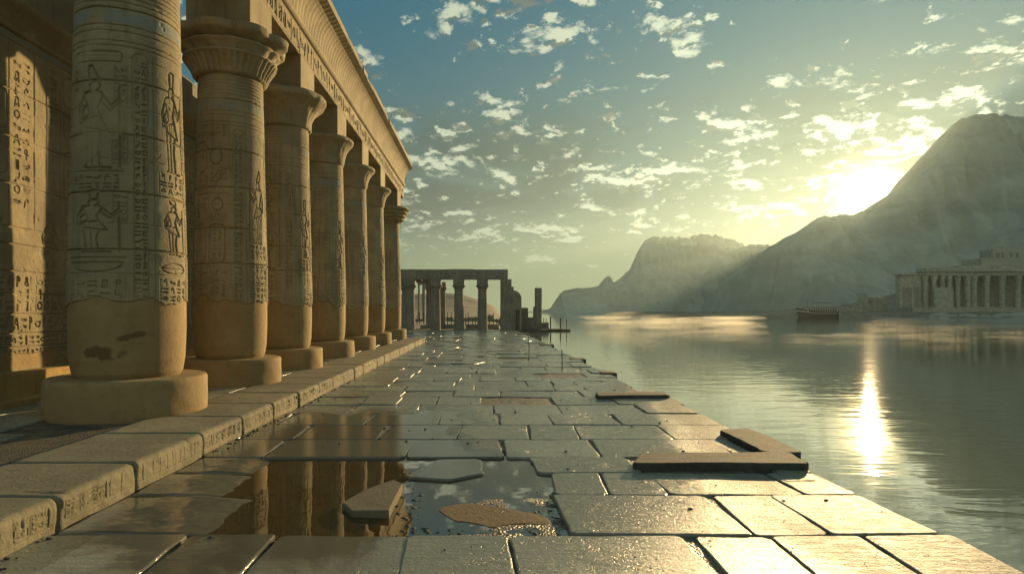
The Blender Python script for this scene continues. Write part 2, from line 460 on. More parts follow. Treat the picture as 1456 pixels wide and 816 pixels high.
    def figure(s, x, y, w, h, flip=False, lw=.024, depth=.024, crown=0):
        """a standing robed figure with a tall crown, one arm held out"""
        def T(p): return [(x + (1 - u if flip else u) * w, y + v * h) for u, v in p]
        L = lambda p, **k: s.line(T(p), w=lw, depth=depth)
        s.fill(T([(.30, 0), (.36, .03), (.34, .20), (.30, .40), (.28, .47), (.40, .52), (.34, .62), (.26, .70), (.30, .735), (.42, .75), (.40, .80), (.44, .84), (.56, .845), (.60, .80), (.57, .765), (.52, .75), (.62, .735), (.66, .70), (.55, .58), (.60, .50), (.74, .35), (.62, .36), (.56, .22), (.60, .05), (.62, 0)]), .012)
        s.fill(T([(.66, .70), (.80, .60), (.92, .68), (.96, .66), (.78, .55), (.62, .64)]), .010)
        for q in range(4): s.line(T([(.34 + q * .08, .47), (.36 + q * .07, .37)]), w=lw * .5, depth=depth * .5)
        L([(.30, 0), (.36, .03), (.34, .20), (.30, .40), (.28, .47), (.40, .52), (.34, .62), (.26, .70), (.30, .735), (.42, .75)])    # back line
        L([(.62, 0), (.60, .05), (.56, .22), (.62, .36), (.74, .35), (.60, .50), (.55, .58), (.66, .70), (.62, .735), (.52, .75)])     # front line
        L([(.28, .47), (.60, .50)]); L([(.30, .40), (.62, .36)]); L([(.45, .36), (.47, .0)])
        L([(.42, .75), (.40, .80), (.44, .84), (.56, .845), (.60, .80), (.57, .765), (.52, .75)])                                     # head
        if crown == 0: L([(.42, .84), (.36, .92), (.38, .99), (.44, 1.), (.50, .94), (.58, .86)])
        elif crown == 1: s.arc(x + .5 * w, y + .925 * h, .15 * w, .055 * h, w=lw, depth=depth)
        else: L([(.44, .845), (.42, .99)]); L([(.56, .845), (.60, .99)]); L([(.42, .99), (.50, 1.), (.60, .99)])
        L([(.66, .70), (.80, .60), (.92, .68)]); L([(.62, .64), (.78, .55), (.96, .66)])                                              # arm out
        L([(.26, .70), (.16, .58), (.18, .44)]); L([(.34, .62), (.24, .56), (.25, .45)])
        L([(.18, .44), (.25, .45)])
        L([(.30, 0), (.80, 0)]); L([(.95, .02), (.93, .80)])
    def joint(s, y, w=.016, depth=.02, amp=.012, seed=0):
        n = 80
        s.line([(s.w * i / n, y + amp * (nz(i * .25, seed * 3.3, 5) - .5) * 2) for i in range(n + 1)], w=w, depth=depth)
def A(*a): return ('a',) + a
def Ls(*p): return ('l', list(p))
GL = [
 [Ls((.3, 0), (.3, 1), (.62, .9), (.68, .6), (.3, .5))],                                            # reed leaf
 [Ls((0, .5), (.12, .65), (.25, .4), (.37, .65), (.5, .4), (.62, .65), (.75, .4), (.87, .65), (1, .5))],  # water
 [A(.5, .76, .2, .22, 0, 360), Ls((.5, .54), (.5, 0)), Ls((.15, .5), (.85, .5))],                   # looped cross
 [Ls((.1, .62), (.22, .8), (.4, .82), (.5, .66), (.95, .28), (.7, .3), (.5, .28), (.3, .45), (.28, .62), (.1, .62)), Ls((.48, .28), (.48, .02), (.66, .02)), Ls((.6, .3), (.6, .02))],  # bird
 [A(.5, .5, .45, .22, 0, 360), A(.5, .5, .13, .14, 0, 360)],                                        # eye
 [A(.5, .5, .36, .38, 0, 360)],                                                                     # disc
 [Ls((0, .6), (1, .6)), A(.5, .6, .48, .42, 180, 360)],                                             # basket
 [Ls((.35, 0), (.35, .6), (.3, .95), (.6, 1), (.68, .8), (.55, .55), (.35, .5))],                   # feather
 [Ls((.2, .95), (.2, .35), (.7, .35), (.7, .0)), Ls((.7, .0), (.95, .0))],                          # leg
 [Ls((0, .3), (.2, .5), (.45, .3), (.7, .5), (.95, .38)), Ls((.95, .38), (.9, .65))],               # viper
 [A(.5, .5, .48, .2, 0, 360)],                                                                      # mouth
 [Ls((.1, .3), (.9, .3)), A(.5, .3, .36, .45, 0, 180)],                                             # loaf
 [Ls((.15, .1), (.85, .1), (.85, .85), (.15, .85), (.15, .1)), Ls((.35, .1), (.35, .6), (.85, .6))],  # court
 [Ls((.35, 0), (.35, 1), (.8, .85), (.35, .75))],                                                   # flag
 [Ls((.2, .1), (.3, .7), (.55, .95), (.8, .8), (.7, .65))],                                         # crook
 [Ls((.0, .5), (.6, .5), (.75, .7), (1, .7)), Ls((.0, .3), (.62, .3), (.8, .5), (1, .5))],          # arm
 [Ls((.2, 0), (.3, .6), (.25, .9), (.55, 1), (.75, .85), (.7, .5), (.85, .1), (.55, .05), (.5, .3)), Ls((.4, .8), (.6, .8))],  # owl
 [Ls((.3, 0), (.3, .9)), Ls((.5, 0), (.5, .9)), Ls((.7, 0), (.7, .9))],                             # strokes
 [Ls((.1, 0), (.4, .9), (.6, .9), (.9, 0)), Ls((.25, .4), (.75, .4))],                              # stand
 [Ls((.25, .1), (.7, .1), (.7, .35), (.45, .5), (.6, .62), (.6, .85), (.4, .95), (.3, .8), (.36, .6), (.22, .4), (.25, .1))],  # seated
]
FLAT = [1, 4, 6, 9, 10, 11, 15]

def weather(rl, seed, chips=.5, wave=.010):
    """uneven stone: hollows, broken arrises, worn signs"""
    X, Y = rl.X, rl.Y
    th = X / rl.w * 2 * np.pi
    a, b = np.cos(th) * rl.w / 6.28, np.sin(th) * rl.w / 6.28           # so that the seam closes
    n = fbm(a * 1.6 + Y * .7 + 9, b * 1.6 + Y * 1.3, 5, seed)
    wear = np.clip((fbm(a * 1.1 + Y * .9, b * 1.1 - Y * .8 + 5, 4, seed + 5) - .60) * 7, 0, .6)
    rl.H *= (1 - wear)
    rl.H += (n - .5) * wave * 2
    c = fbm(a * 5 + Y * 3, b * 5 - Y * 4, 4, seed + 11)
    rl.H -= np.clip((c - .70) * 12, 0, 1) * .016 * chips
    return rl

# ------------------------------------------------------------------ setting: lower pavement
def kx(y):                       # edge of the upper step
    return -3.93
def edge_x(y):                   # river edge of the pavement
    pts = [(-6, 4.25), (0, 4.25), (5, 4.15), (8, 4.1), (11, 4.22), (14.9, 4.20), (16, 3.85), (19, 4.0), (26, 3.85), (35, 3.75), (43, 3.75), (64, 3.3), (70, 3.3)]
    for (a, b), (c, d) in zip(pts, pts[1:]):
        if a <= y <= c: return b + (d - b) * (y - a) / (c - a)
    return 3.4

def rough_outline(quad, step=.16, amp=.018, chip=.05):
    out = []; n = len(quad)
    for i in range(n):
        a, b = quad[i], quad[(i + 1) % n]
        L = math.hypot(b[0] - a[0], b[1] - a[1]); k = max(1, int(L / step))
        nx_, ny_ = (b[1] - a[1]) / (L or 1), -(b[0] - a[0]) / (L or 1)
        for j in range(k):
            t = j / k
            r = (nz(a[0] * 3 + (b[0] - a[0]) * t * 3, a[1] * 3 + (b[1] - a[1]) * t * 3, 3) - .5) * 2 * amp
            if j == 0: r = -.5 * chip * random.random(); 
            out.append((a[0] + (b[0] - a[0]) * t + nx_ * r, a[1] + (b[1] - a[1]) * t + ny_ * r))
            if j == 0:           # cut the corner a little
                p, q = quad[i - 1], a
                Lp = math.hypot(q[0] - p[0], q[1] - p[1]) or 1
                cc = chip * (.4 + random.random())
                e1 = (q[0] - (q[0] - p[0]) / Lp * cc, q[1] - (q[1] - p[1]) / Lp * cc)
                e2 = (q[0] + (b[0] - a[0]) / (L or 1) * cc, q[1] + (b[1] - a[1]) / (L or 1) * cc)
                out[-1] = e1; out.append(e2)
    return out

class Paver:
    def __init__(s): s.mb = MB(); s.layer = s.mb.bm.faces.layers.float.new('slabf')
    def slab(s, quad, z=0., tilt=.006, thick=.14, amp=.020, chip=.05, ring=.014, step=.16):
        pts = rough_outline(quad, step, amp, chip)
        area = sum(pts[i][0] * pts[(i + 1) % len(pts)][1] - pts[(i + 1) % len(pts)][0] * pts[i][1] for i in range(len(pts)))
        if area < 0: pts.reverse()
        cx = sum(p[0] for p in pts) / len(pts); cy_ = sum(p[1] for p in pts) / len(pts)
        tx, ty = random.uniform(-tilt, tilt), random.uniform(-tilt, tilt); dz = random.uniform(-.5, .5) * tilt * 1.4
        n0 = len(s.mb.bm.faces)
        s.mb.prism(pts, z - thick, z + dz, ring=ring, top_dz=lambda x, y: (x - cx) * tx + (y - cy_) * ty)
        s.mb.bm.faces.ensure_lookup_table(); r = random.random()
        for f in s.mb.bm.faces[n0:]: f[s.layer] = r
    def build(s, name, mat):
        bm = s.mb.bm; bm.faces.ensure_lookup_table()
        bmesh.ops.recalc_face_normals(bm, faces=bm.faces)
        vals = [f[s.layer] for f in bm.faces]
        me = bpy.data.meshes.new(name); bm.to_mesh(me); bm.free()
        at = me.attributes.new('slab', 'FLOAT', 'FACE'); at.data.foreach_set('value', vals)
        return link(name, me, mat)

GAP = .012
def dipped(P, x0, x1, y0, y1, zf):
    nx_, ny_ = max(6, int((x1 - x0) / .035)), max(6, int((y1 - y0) / .035))
    bm = P.mb.bm; n0 = len(bm.faces); V = []
    for j in range(ny_ + 1):
        r_ = []
        for i_ in range(nx_ + 1):
            x = x0 + (x1 - x0) * i_ / nx_; y = y0 + (y1 - y0) * j / ny_
            e = min(i_, nx_ - i_, j, ny_ - j)
            jx = (nz(y * 3.1, x0 * 7, 4) - .5) * .05 if i_ in (0, nx_) else 0; jy = (nz(x * 2.1, y0 * 7, 4) - .5) * .05 if j in (0, ny_) else 0
            r_.append(bm.verts.new((x + jx, y + jy, zf(x, y) - (.12 if e == 0 else (.006 if e == 1 else 0)))))
        V.append(r_)
    for a, b in zip(V, V[1:]):
        for i_ in range(nx_): bm.faces.new((a[i_], a[i_ + 1], b[i_ + 1], b[i_]))
    bm.faces.ensure_lookup_table(); rr = random.random()
    for f in bm.faces[n0:]: f[P.layer] = rr
def row(P, y0, y1, joints, ym, **k):
    """slabs between y0 and y1; joints: photo x at photo row ym, None = hole to the next"""
    D = EYE * F / (ym - 443.)
    xs = [None if j is None else ((j - 690.) / F * D if isinstance(j, (int, float)) else j[0]) for j in joints]
    for a, b in zip(xs, xs[1:]):
        if a is None or b is None: continue
        sk = random.uniform(-.25, .25)
        yj = lambda x: (nz(x * .35, y0 * 2.1, 2) - .5) * .10
        yk = lambda x: (nz(x * .35, y1 * 2.1, 2) - .5) * .10
        P.slab([(a + GAP, y0 + GAP + yj(a)), (b - GAP, y0 + GAP + yj(b)), (b - GAP + sk * .3, y1 - GAP + yk(b)), (a + GAP + sk * .3, y1 - GAP + yk(a))], **k)
P = Paver()
K = [kx(0) + .0]
E = lambda y: [edge_x(y)]
for q in range(5): row(P, -3.6 + q * 1.3, -2.3 + q * 1.3, [K, [-2.2 + .3 * (q % 2)], [-.9], [.7 + .3 * (q % 3)], [2.4], E(1)], 950)
row(P, 2.9, 4.28, [K, 60, 330, 640, 840, 1150, E(3.6)], 950)
row(P, 4.28, 5.70, [K, -60, 90, 235, 368, 577, 736, 1005, 1125, 1265, E(5)], 790, tilt=.009)
def zdip(xa, xb, low):
    def f(x, y):
        t = min(1, max(0, (x - xa) / (xb - xa)))
        return (nz(x * 1.6, y * 1.6, 12) - .5) * .035 + (nz(x * 9, y * 9, 13) - .5) * .006 - low * t * t * (3 - 2 * t)
    return f
dipped(P, -3.91, -2.12, 5.715, 6.90, zdip(-3.1, -2.15, .055))
dipped(P, -3.91, -2.55, 6.925, 7.86, zdip(-3.4, -2.55, .050))
dipped(P, -3.91, -2.62, 7.89, 8.73, zdip(-3.5, -2.65, .045))
row(P, 5.70, 6.92, [798, 1035, 1133, E(6.3)], 728, tilt=.009)
row(P, 6.92, 7.88, [783, 857, 938, 1120, E(7.4)], 688, tilt=.009)
row(P, 7.88, 8.74, [760, 905, None, 1085, E(8.3)], 661)
row(P, 8.74, 9.93, [K, 392, 583, 717, 846, 1030, [3.82]], 637)
row(P, 9.93, 11.22, [K, 340, 432, 545, 651, 750, 818, 945, E(10.5)], 614)
row(P, 11.22, 12.45, [K, 405, 525, 626, 710, 783, 876, E(11.8)], 596)
P.slab([(-2.02, 7.0), (-1.55, 6.75), (-.9, 8.3), (-1.05, 8.62), (-1.0, 8.7), (-2.05, 8.68)], z=-.075, tilt=.004)         # drowned slab
P.slab([W(574, 677), W(640, 681), W(690, 671), W(684, 651), W(622, 652)], z=-.004, amp=.04, chip=.06, tilt=.004)
P.slab([W(1102, 664), W(1112, 684), W(1165, 683), W(1130, 671)], z=.0, amp=.03)
y = 12.45
i = 0
while y < 66.5:
    d = random.uniform(.95, 1.35) * (1 + .004 * (y - 12)); y1 = min(y + d, 66.8)
    x = kx(y) if y < 41.5 else -9.5
    xs = [x]
    while x < edge_x(y) - 1.1:
        x += random.uniform(.8, 2.1); xs.append(x)
    if edge_x(y) - xs[-1] < .5: xs.pop()
    xs.append(edge_x(y) + random.uniform(-.12, .15))
    rough = min(1., max(0, (y - 14) / 20))
    for a, b in zip(xs, xs[1:]):
        dy = [(nz(q * .35, yy * 2.1, 2) - .5) * .16 for q, yy in ((a, y), (b, y), (b, y1), (a, y1))]
        if random.random() < .02: continue
        if b - a > 1.3 and random.random() < .22:          # a slab broken across
            m0, m1 = a + (b - a) * random.uniform(.35, .6), a + (b - a) * random.uniform(.4, .7); zz = random.uniform(-.012, .012)
            P.slab([(a + GAP, y + GAP + dy[0]), (m0, y + GAP), (m1, y1 - GAP), (a + GAP, y1 - GAP + dy[3])], tilt=.02, amp=.04, chip=.06, z=zz)
            P.slab([(m0 + .03, y + GAP), (b - GAP, y + GAP + dy[1]), (b - GAP, y1 - GAP + dy[2]), (m1 + .03, y1 - GAP)], tilt=.02, amp=.04, chip=.06, z=zz)
            continue
        P.slab([(a + GAP, y + GAP + dy[0]), (b - GAP, y + GAP + dy[1]), (b - GAP, y1 - GAP + dy[2]), (a + GAP, y1 - GAP + dy[3])],
               tilt=.008 + .012 * rough, amp=.02 + .02 * rough, chip=.05, step=.22 + .2 * rough, z=random.uniform(-.012, .012))
    y = y1; i += 1
tag(P.build('pavement', M_pave), kind='structure')

# bed under the slabs: earth and gravel, a hollow in front where slabs are missing
def bed():
    xs = np.concatenate([np.linspace(-9.8, -4, 24), np.linspace(-3.95, 1.2, 150), np.linspace(1.25, 3.4, 24)])
    ys = np.concatenate([np.linspace(-3.6, 5.4, 50), np.linspace(5.42, 9.2, 120), np.linspace(9.3, 67, 200)])
    X, Y = np.meshgrid(xs, ys)
    Z = -.022 - .014 * ((X < 1.1) & (Y > 5.3) & (Y < 9.2)) + (fbm(X * 7, Y * 7, 4, 3) - .5) * .035
    # hollow kept for the water, the river side stays gravelly
    wob = (fbm(X * 2.2, Y * 2.2, 4, 33) - .5) * 1.4
    r1 = ((X + 1.75) / 1.25) ** 2 + ((Y - 7.3) / 1.6) ** 2 + wob
    r2 = ((X - .02) / .72) ** 2 + ((Y - 7.85) / .80) ** 2 + wob
    Z -= .085 * np.clip(np.exp(-r1 ** 2 * (r1 > 0)), 0, 1) + .06 * np.exp(-r2 ** 2 * (r2 > 0))
    Pp = np.stack([X, Y, Z], -1)
    tag(grid('gravel_bed', Pp, M_gravel), kind='structure')
bed()
mb = MB()
pts = [(-3.92, 5.6), (.95, 5.6), (.95, 8.9), (-3.92, 8.9)]
vs = [mb.bm.verts.new((x, y, -.034)) for x, y in pts]; mb.bm.faces.new(vs)
tag(mb.build('puddle', M_puddle), kind='structure')

# quay wall under the river edge
def quay():
    ys = np.linspace(-4, 67, 520); zs = np.linspace(-1.2, -.02, 10)
    Yg, Zg = np.meshgrid(ys, zs)
    ex = np.array([edge_x(v) for v in ys])
    Xg = ex[None, :] + .02 + (fbm(Yg * 1.3, Zg * 3, 5, 8) - .5) * .22 - Zg * .10 - .05
    top = np.stack([np.full_like(ys, 3.0), ys, np.full_like(ys, -.045)], -1)[None]
    tag(grid('quay_wall', np.concatenate([np.stack([Xg, Yg, Zg], -1), top], 0), M_dark), kind='structure')
quay()

# ------------------------------------------------------------------ setting: upper step (kerb blocks and platform paving)
PZ = .30
def kerb():
    js = [-3.4, -2.0, -.6, .8, 2.2, 3.6, 4.55]
    js += [3.93 * F / (690 - x) for x in (85, 195, 290, 347, 390, 425, 454)]
    while js[-1] < 40.5: js.append(js[-1] + random.uniform(1.25, 1.75))
    js[-1] = 41.2
    V, Fc, pl = [], [], []; off = 0
    verts, quads, at = [], [], []
    for j, (y0, y1) in enumerate(zip(js, js[1:])):
        y0 += .008; y1 -= .008; L = y1 - y0
        ppm = 110 if y0 < 9 else (60 if y0 < 16 else 24)
        n = int(L * ppm)
        rl = Relief(L, .30, ppm)
        if y0 < 22:
            rl.line([(.05, .05), (L - .05, .05)], w=.01, depth=.008); rl.line([(.05, .25), (L - .05, .25)], w=.01, depth=.007)
            x = .08
            while x < L - .22:
                if random.random() < .6: rl.text(x, .07, x + .2, .23, .1, lw=.009, depth=.010); x += .22
                else: rl.line([(x + .04, .05), (x + .04, .25)], w=.01, depth=.009); x += random.uniform(.1, .25)
        H = rl.H * .9
        # profile from the inner edge over the top to the foot: s along the section
        r = .06 + .03 * random.random()
        inner = -1.45 if y0 < 30 else -1.2
        prof = [(inner, 0.), (inner, PZ - .004)] + [(inner + (abs(inner) - r) * t, PZ) for t in (.05, .3, .55, .75, .87, .95)]
        prof += [(-r + r * math.sin(a), PZ - r + r * math.cos(a)) for a in [R(q) for q in range(0, 91, 15)]]
        nf = 24
        fz = [PZ - r - (PZ - r + .03) * (q + 1) / nf for q in range(nf)]
        prof += [(0., z) for z in fz]
        ny = max(6, n); ys = np.linspace(0, L, ny)
        # tighter rings at the ends so that the arris is worn round
        ee = np.array([0, .006, .016, .032]); ys = np.concatenate([ee, np.linspace(.05, L - .05, ny), L - ee[::-1]])
        G_ = np.zeros((len(prof), len(ys), 3)); A_ = np.zeros((len(prof), len(ys)))
        dx = random.uniform(-.02, .02); dzb = random.uniform(-.006, .006)
        for a, (px, pz) in enumerate(prof):
            e = np.minimum(ys, L - ys); rnd = np.where(e < .05, .05 - np.sqrt(np.maximum(0, .05 ** 2 - (.05 - e) ** 2)), 0.)
            x_ = np.full(len(ys), px); z_ = np.full(len(ys), pz)
            if a >= 8:
                h = np.zeros(len(ys))
                if px == 0.:
                    ih = np.clip(int(pz / .30 * (rl.ny - 1)), 0, rl.ny - 1)
                    h = H[ih, np.clip((ys / L * (rl.nx - 1)).astype(int), 0, rl.nx - 1)]
                x_ = x_ - rnd + h + (fbm(ys * 4 + j * 7, np.full(len(ys), pz * 8.), 4, 21) - .5) * .035
            if a >= 2: z_ = z_ - rnd * (1. if a < 15 else .2) + (fbm(ys * 2 + j * 5, np.full(len(ys), px * 2.), 4, 22) - .5) * .018
            c = np.clip((fbm(ys * 6 + j * 3, np.full(len(ys), pz * 5.), 3, 30) - .66) * 10, 0, 1) * (1 if 6 <= a <= 18 else 0)
            x_ = x_ - c * .025; z_ = z_ - c * .012
            G_[a, :, 0] = kx(0) + x_ + dx; G_[a, :, 1] = y0 + ys; G_[a, :, 2] = z_ + dzb
        nr, nc = G_.shape[:2]; idx = np.arange(nr * nc).reshape(nr, nc) + off
        q = np.stack([idx[:-1, :-1], idx[1:, :-1], idx[1:, 1:], idx[:-1, 1:]], -1).reshape(-1, 4)
        verts.append(G_.reshape(-1, 3)); quads.append(q); off += nr * nc
        caps.append((idx[:, 0].tolist(), idx[:, -1].tolist()))
    Vv = np.concatenate(verts); Q = np.concatenate(quads)
    faces = Q.tolist()
    for a, b in caps: faces.append(a); faces.append(b[::-1])
    me = bpy.data.meshes.new('kerb'); me.from_pydata(Vv.tolist(), [], faces); me.update()
    o = link('kerb', me, M_kerb, smooth=True)
    tag(o, kind='structure')
    return js
caps = []
KJ = kerb()
P = Paver()
y_prev = None
for j, (y0, y1) in enumerate(zip(KJ, KJ[1:])):
    xs = [-9.0, -7.9 + random.uniform(-.3, .3), -6.6 + random.uniform(-.4, .4), -5.40]
    for a, b in zip(xs, xs[1:]):
        s = random.uniform(-.15, .15)
        if 5.5 < y0 < 9.0 and a > -7: continue      # gravel patch before the first column
        P.slab([(a + .015, y0 + .015 + s), (b - .015, y0 + .015 + s * .4), (b - .015, y1 - .015 + s * .4), (a + .015, y1 - .015 + s)], z=PZ - .008, thick=.2)
tag(P.build('platform_paving', M_stone if False else M_pave), kind='structure')
ys = np.linspace(-3.4, 42, 320); xs = np.linspace(-13, -5.2, 60)
X, Y = np.meshgrid(xs, ys)
tag(grid('platform_bed', np.stack([X, Y, PZ - .045 + (fbm(X * 5, Y * 5, 4, 4) - .5) * .05], -1), M_gravel), kind='structure')

# ------------------------------------------------------------------ temple colonnade
COLS = [(-6.19, 11.0, .92), (-6.15, 15.3, .85), (-6.15, 19.3, .85), (-6.17, 24.0, .87), (-6.17, 28.7, .87), (-6.17, 33.6, .87), (-6.17, 39.9, .87)]
Z0, Z1 = PZ + .60, 7.55
def column_relief(kind, ppm, seed):
    random.seed(seed * 13 + 5)
    w = 2 * math.pi * .88; h = Z1 - Z0
    rl = Relief(w, h, ppm); v = lambda z: z - Z0
    dep = 1.35
    half = w / 2
    for rep in range(2):
        o = rep * half
        # x positions within the half that faces the viewer (0 .. 2.76)
        rl.text(o + .06, v(2.15), o + .26, v(6.1), .19, depth=.016 * dep)
        for q in (2.62, 3.42, 4.45, 5.30, 6.12): rl.line([(o, v(q)), (o + half, v(q + .03 * math.sin(q * 9)))], w=.012, depth=.010)
        rl.text(o + 2.44, v(2.2), o + 2.52, v(6.1), .09, lw=.012, depth=.012, frame=False)
        if kind == 0:
            rl.text(o + .34, v(5.5), o + .52, v(5.95), .17, lw=.013, depth=.014); rl.text(o + 1.16, v(5.35), o + 1.36, v(5.95), .15, lw=.013, depth=.014)
            rl.text(o + 1.14, v(4.35), o + 1.36, v(4.9), .15, lw=.013, depth=.014); rl.text(o + 1.16, v(3.4), o + 1.36, v(3.9), .15, lw=.013, depth=.014)
            for q in range(5): rl.line([(o + .70 + q * .05, v(4.9)), (o + .66 + q * .07, v(4.45))], w=.012, depth=.014)
            rl.figure(o + .38, v(4.30), .92, 1.65, lw=.03, depth=.022 * dep, crown=0)
            rl.cartouche(o + .34, v(6.02), o + 1.28, v(6.18), w=.02, depth=.02)
            rl.line([(o + .34, v(4.25)), (o + 1.3, v(4.25))], w=.02, depth=.018)
            rl.text(o + .40, v(3.95), o + 1.28, v(4.2), .2, frame=False, depth=.018)
            rl.figure(o + .40, v(2.95), .9, 2.6 * .38, lw=.03, depth=.022 * dep, crown=2)
            rl.line([(o + .38, v(2.86)), (o + 1.34, v(2.86))], w=.02, depth=.018)
            rl.arc(o + .86, v(2.78), .44, .15, 180, 360, w=.022, depth=.02); rl.line([(o + .42, v(2.78)), (o + 1.3, v(2.78))], w=.022, depth=.02)
            rl.text(o + .36, v(2.2), o + 1.34, v(2.52), .24, frame=True, depth=.018)
        elif kind == 1:
            rl.text(o + .36, v(4.72), o + .76, v(5.15), .14, lw=.013, depth=.015); rl.text(o + .86, v(5.0), o + 1.3, v(5.3), .13, lw=.013, depth=.015)
            rl.text(o + .86, v(4.05), o + 1.3, v(4.26), .11, lw=.012, depth=.014, frame=False)
            rl.text(o + .34, v(6.0), o + 1.3, v(6.3), .2, depth=.018)
            rl.cartouche(o + .36, v(5.2), o + .72, v(5.9), w=.026, depth=.024); rl.glyph(o + .44, v(5.3), .2, .5, 2, .022, .022)
            rl.arc(o + 1.0, v(5.55), .16, .18, w=.028, depth=.026); rl.glyph(o + .8, v(4.85), .45, .45, 3, .024, .024)
            rl.line([(o + .34, v(4.7)), (o + 1.32, v(4.7))], w=.02, depth=.02)
            rl.text(o + .36, v(4.15), o + .8, v(4.65), .24, depth=.02); rl.arc(o + 1.05, v(4.45), .14, .14, w=.028, depth=.026)
            rl.cartouche(o + .38, v(3.1), o + .74, v(4.0), w=.026, depth=.024); rl.text(o + .44, v(3.2), o + .68, v(3.9), .22, frame=False, depth=.02)
            rl.cartouche(o + .84, v(3.1), o + 1.24, v(4.0), w=.026, depth=.024); rl.text(o + .92, v(3.2), o + 1.18, v(3.9), .22, frame=False, depth=.02)
            rl.text(o + .36, v(2.3), o + 1.3, v(2.95), .2, depth=.018)
        else:
            rl.text(o + .34, v(5.4), o + .58, v(6.1), .14, lw=.014, depth=.016); rl.text(o + 1.04, v(5.2), o + 1.34, v(6.1), .15, lw=.014, depth=.016)
            rl.text(o + 1.12, v(3.3), o + 1.34, v(4.3), .14, lw=.014, depth=.016)
            rl.arc(o + .8, v(5.75), .17, .2, w=.028, depth=.026); rl.line([(o + .63, v(5.95)), (o + .97, v(5.95))], w=.024, depth=.022)
            rl.figure(o + .40, v(3.25), .9, 2.2, lw=.032, depth=.03, crown=1)
            rl.text(o + .36, v(2.3), o + 1.3, v(3.1), .22, depth=.018)
        # tall line of signs in a frame, then the second figure
        rl.cartouche(o + 1.43, v(5.0), o + 1.68, v(6.2), w=.018, depth=.016); rl.text(o + 1.46, v(2.15), o + 1.66, v(6.1), .17, depth=.018 * dep)
        rl.line([(o + 1.76, v(2.1)), (o + 1.76, v(6.2))], w=.014, depth=.014)
        z = 4.35 if kind == 0 else 3.6
        rl.figure(o + 1.82, v(z), .62, 1.72, flip=bool(kind % 2), lw=.028, depth=.030, crown=2 if kind != 1 else 0)
        rl.text(o + 1.84, v(z - .38), o + 2.42, v(z - .04), .17, depth=.02)
        if kind == 0:
            rl.figure(o + 1.84, v(2.95), .56, .98, lw=.026, depth=.026, crown=1)
            rl.arc(o + 2.12, v(2.72), .26, .09, w=.02, depth=.02); rl.line([(o + 1.84, v(2.72)), (o + 2.40, v(2.72))], w=.018, depth=.018)
        rl.text(o + 1.84, v(2.15), o + 2.42, v(2.55 if kind == 0 else 3.15), .18, depth=.02)
        rl.line([(o + 2.5, v(2.1)), (o + 2.5, v(6.2))], w=.014, depth=.014)
        rl.text(o + 2.54, v(2.15), o + 2.72, v(6.1), .18, depth=.018)
    # drum joints and the neck rings
    for q, z in enumerate((3.0 + .1 * kind, 3.92, 4.86, 5.72, 6.9)):
        rl.joint(v(z), .02, .028, .016, seed + q)
    for z in (6.28, 6.36, 6.52, 6.62, 7.0, 7.08, 7.16, 7.24, 7.32, 7.40, 7.48):
        rl.line([(0, v(z)), (w, v(z))], w=.022, depth=.014)
    Y = rl.Y + Z0; th = rl.X / w * 2 * np.pi
    # broken stone along one joint
    b = fbm(np.cos(th) * 2 + 4, np.sin(th) * 2 + 4, 4, seed + 3)
    zj = 3.92
    band = np.clip(1 - np.abs(Y - zj + .03) / (.02 + .16 * np.clip(b - .52, 0, 1) * 3), 0, 1)
    rl.H -= band * .035 * (b > .5)
    weather(rl, seed)
    # later plaster round the foot, thinner than the carved stone above
    edge = 2.08 + .30 * (fbm(np.cos(th) * 1.4 + 3, np.sin(th) * 1.4 + 3, 4, seed + 9) - .5) * 2 + .06 * (fbm(rl.X * 5, rl.X * 0, 3, seed + 2) - .5)
    if kind: edge += .18
    pl = np.clip((edge - Y) * 60, 0, 1)
    rl.H = rl.H * (1 - pl) + pl * (-.020 + (fbm(np.cos(th) * 2, Y * 2 + np.sin(th) * 2, 3, 7) - .5) * .008)
    rl.plaster = pl
    pn = fbm(np.cos(th) * 2 + 8, np.sin(th) * 2 + Y, 4, seed + 1)
    rl.paint = ((np.abs(Y - 6.76) < .10) * np.clip((pn - .38) * 9, 0, 1)) * .8 + ((np.abs(Y - 4.9) < 1.3) * np.clip((pn - .60) * 6, 0, 1)) * .25
    if kind == 0:
        s1 = np.hypot((rl.X - (half * .5 - .40)) / .30, (Y - 1.36) / .13) + (fbm(rl.X * 6, Y * 9, 4, 2) - .5) * 1.6
        s2 = np.hypot((rl.X - (half * .5 + .05)) / .25, (Y - 1.60 - .2 * (rl.X - half * .5)) / .06) + (fbm(rl.X * 6, Y * 9, 4, 6) - .5) * 1.6
        rl.stain = np.clip((1 - np.minimum(s1, s2)) * 3, 0, 1) * pl
    return rl
def shaft_radius(z, Rb):
    pts = [(Z0, Rb * .90), (Z0 + .08, Rb * .945), (Z0 + .3, Rb * .985), (Z0 + .8, Rb * 1.005), (2.6, Rb), (5., Rb * .93), (Z1, Rb * .865)]
    return np.interp(z, [p[0] for p in pts], [p[1] for p in pts])
def make_shaft(parent, idx, Rb, rl, face):
    """face = world angle that looks at the viewer; the middle of the first half panel goes there"""
    ny, nx_ = rl.H.shape
    z = np.linspace(Z0, Z1, ny); th = rl.X[0] / rl.w * 2 * np.pi
    th0 = face - (rl.w / 4) / rl.w * 2 * np.pi
    rr = shaft_radius(z, Rb)[:, None] + rl.H
    Pp = np.stack([rr * np.cos(th0 + th)[None, :], rr * np.sin(th0 + th)[None, :], np.broadcast_to(z[:, None], rr.shape)], -1)
    return grid('shaft', Pp, M_carved, parent, wrap=True, attrs={'plaster': rl.plaster, 'paint': rl.paint, 'stain': rl.stain})
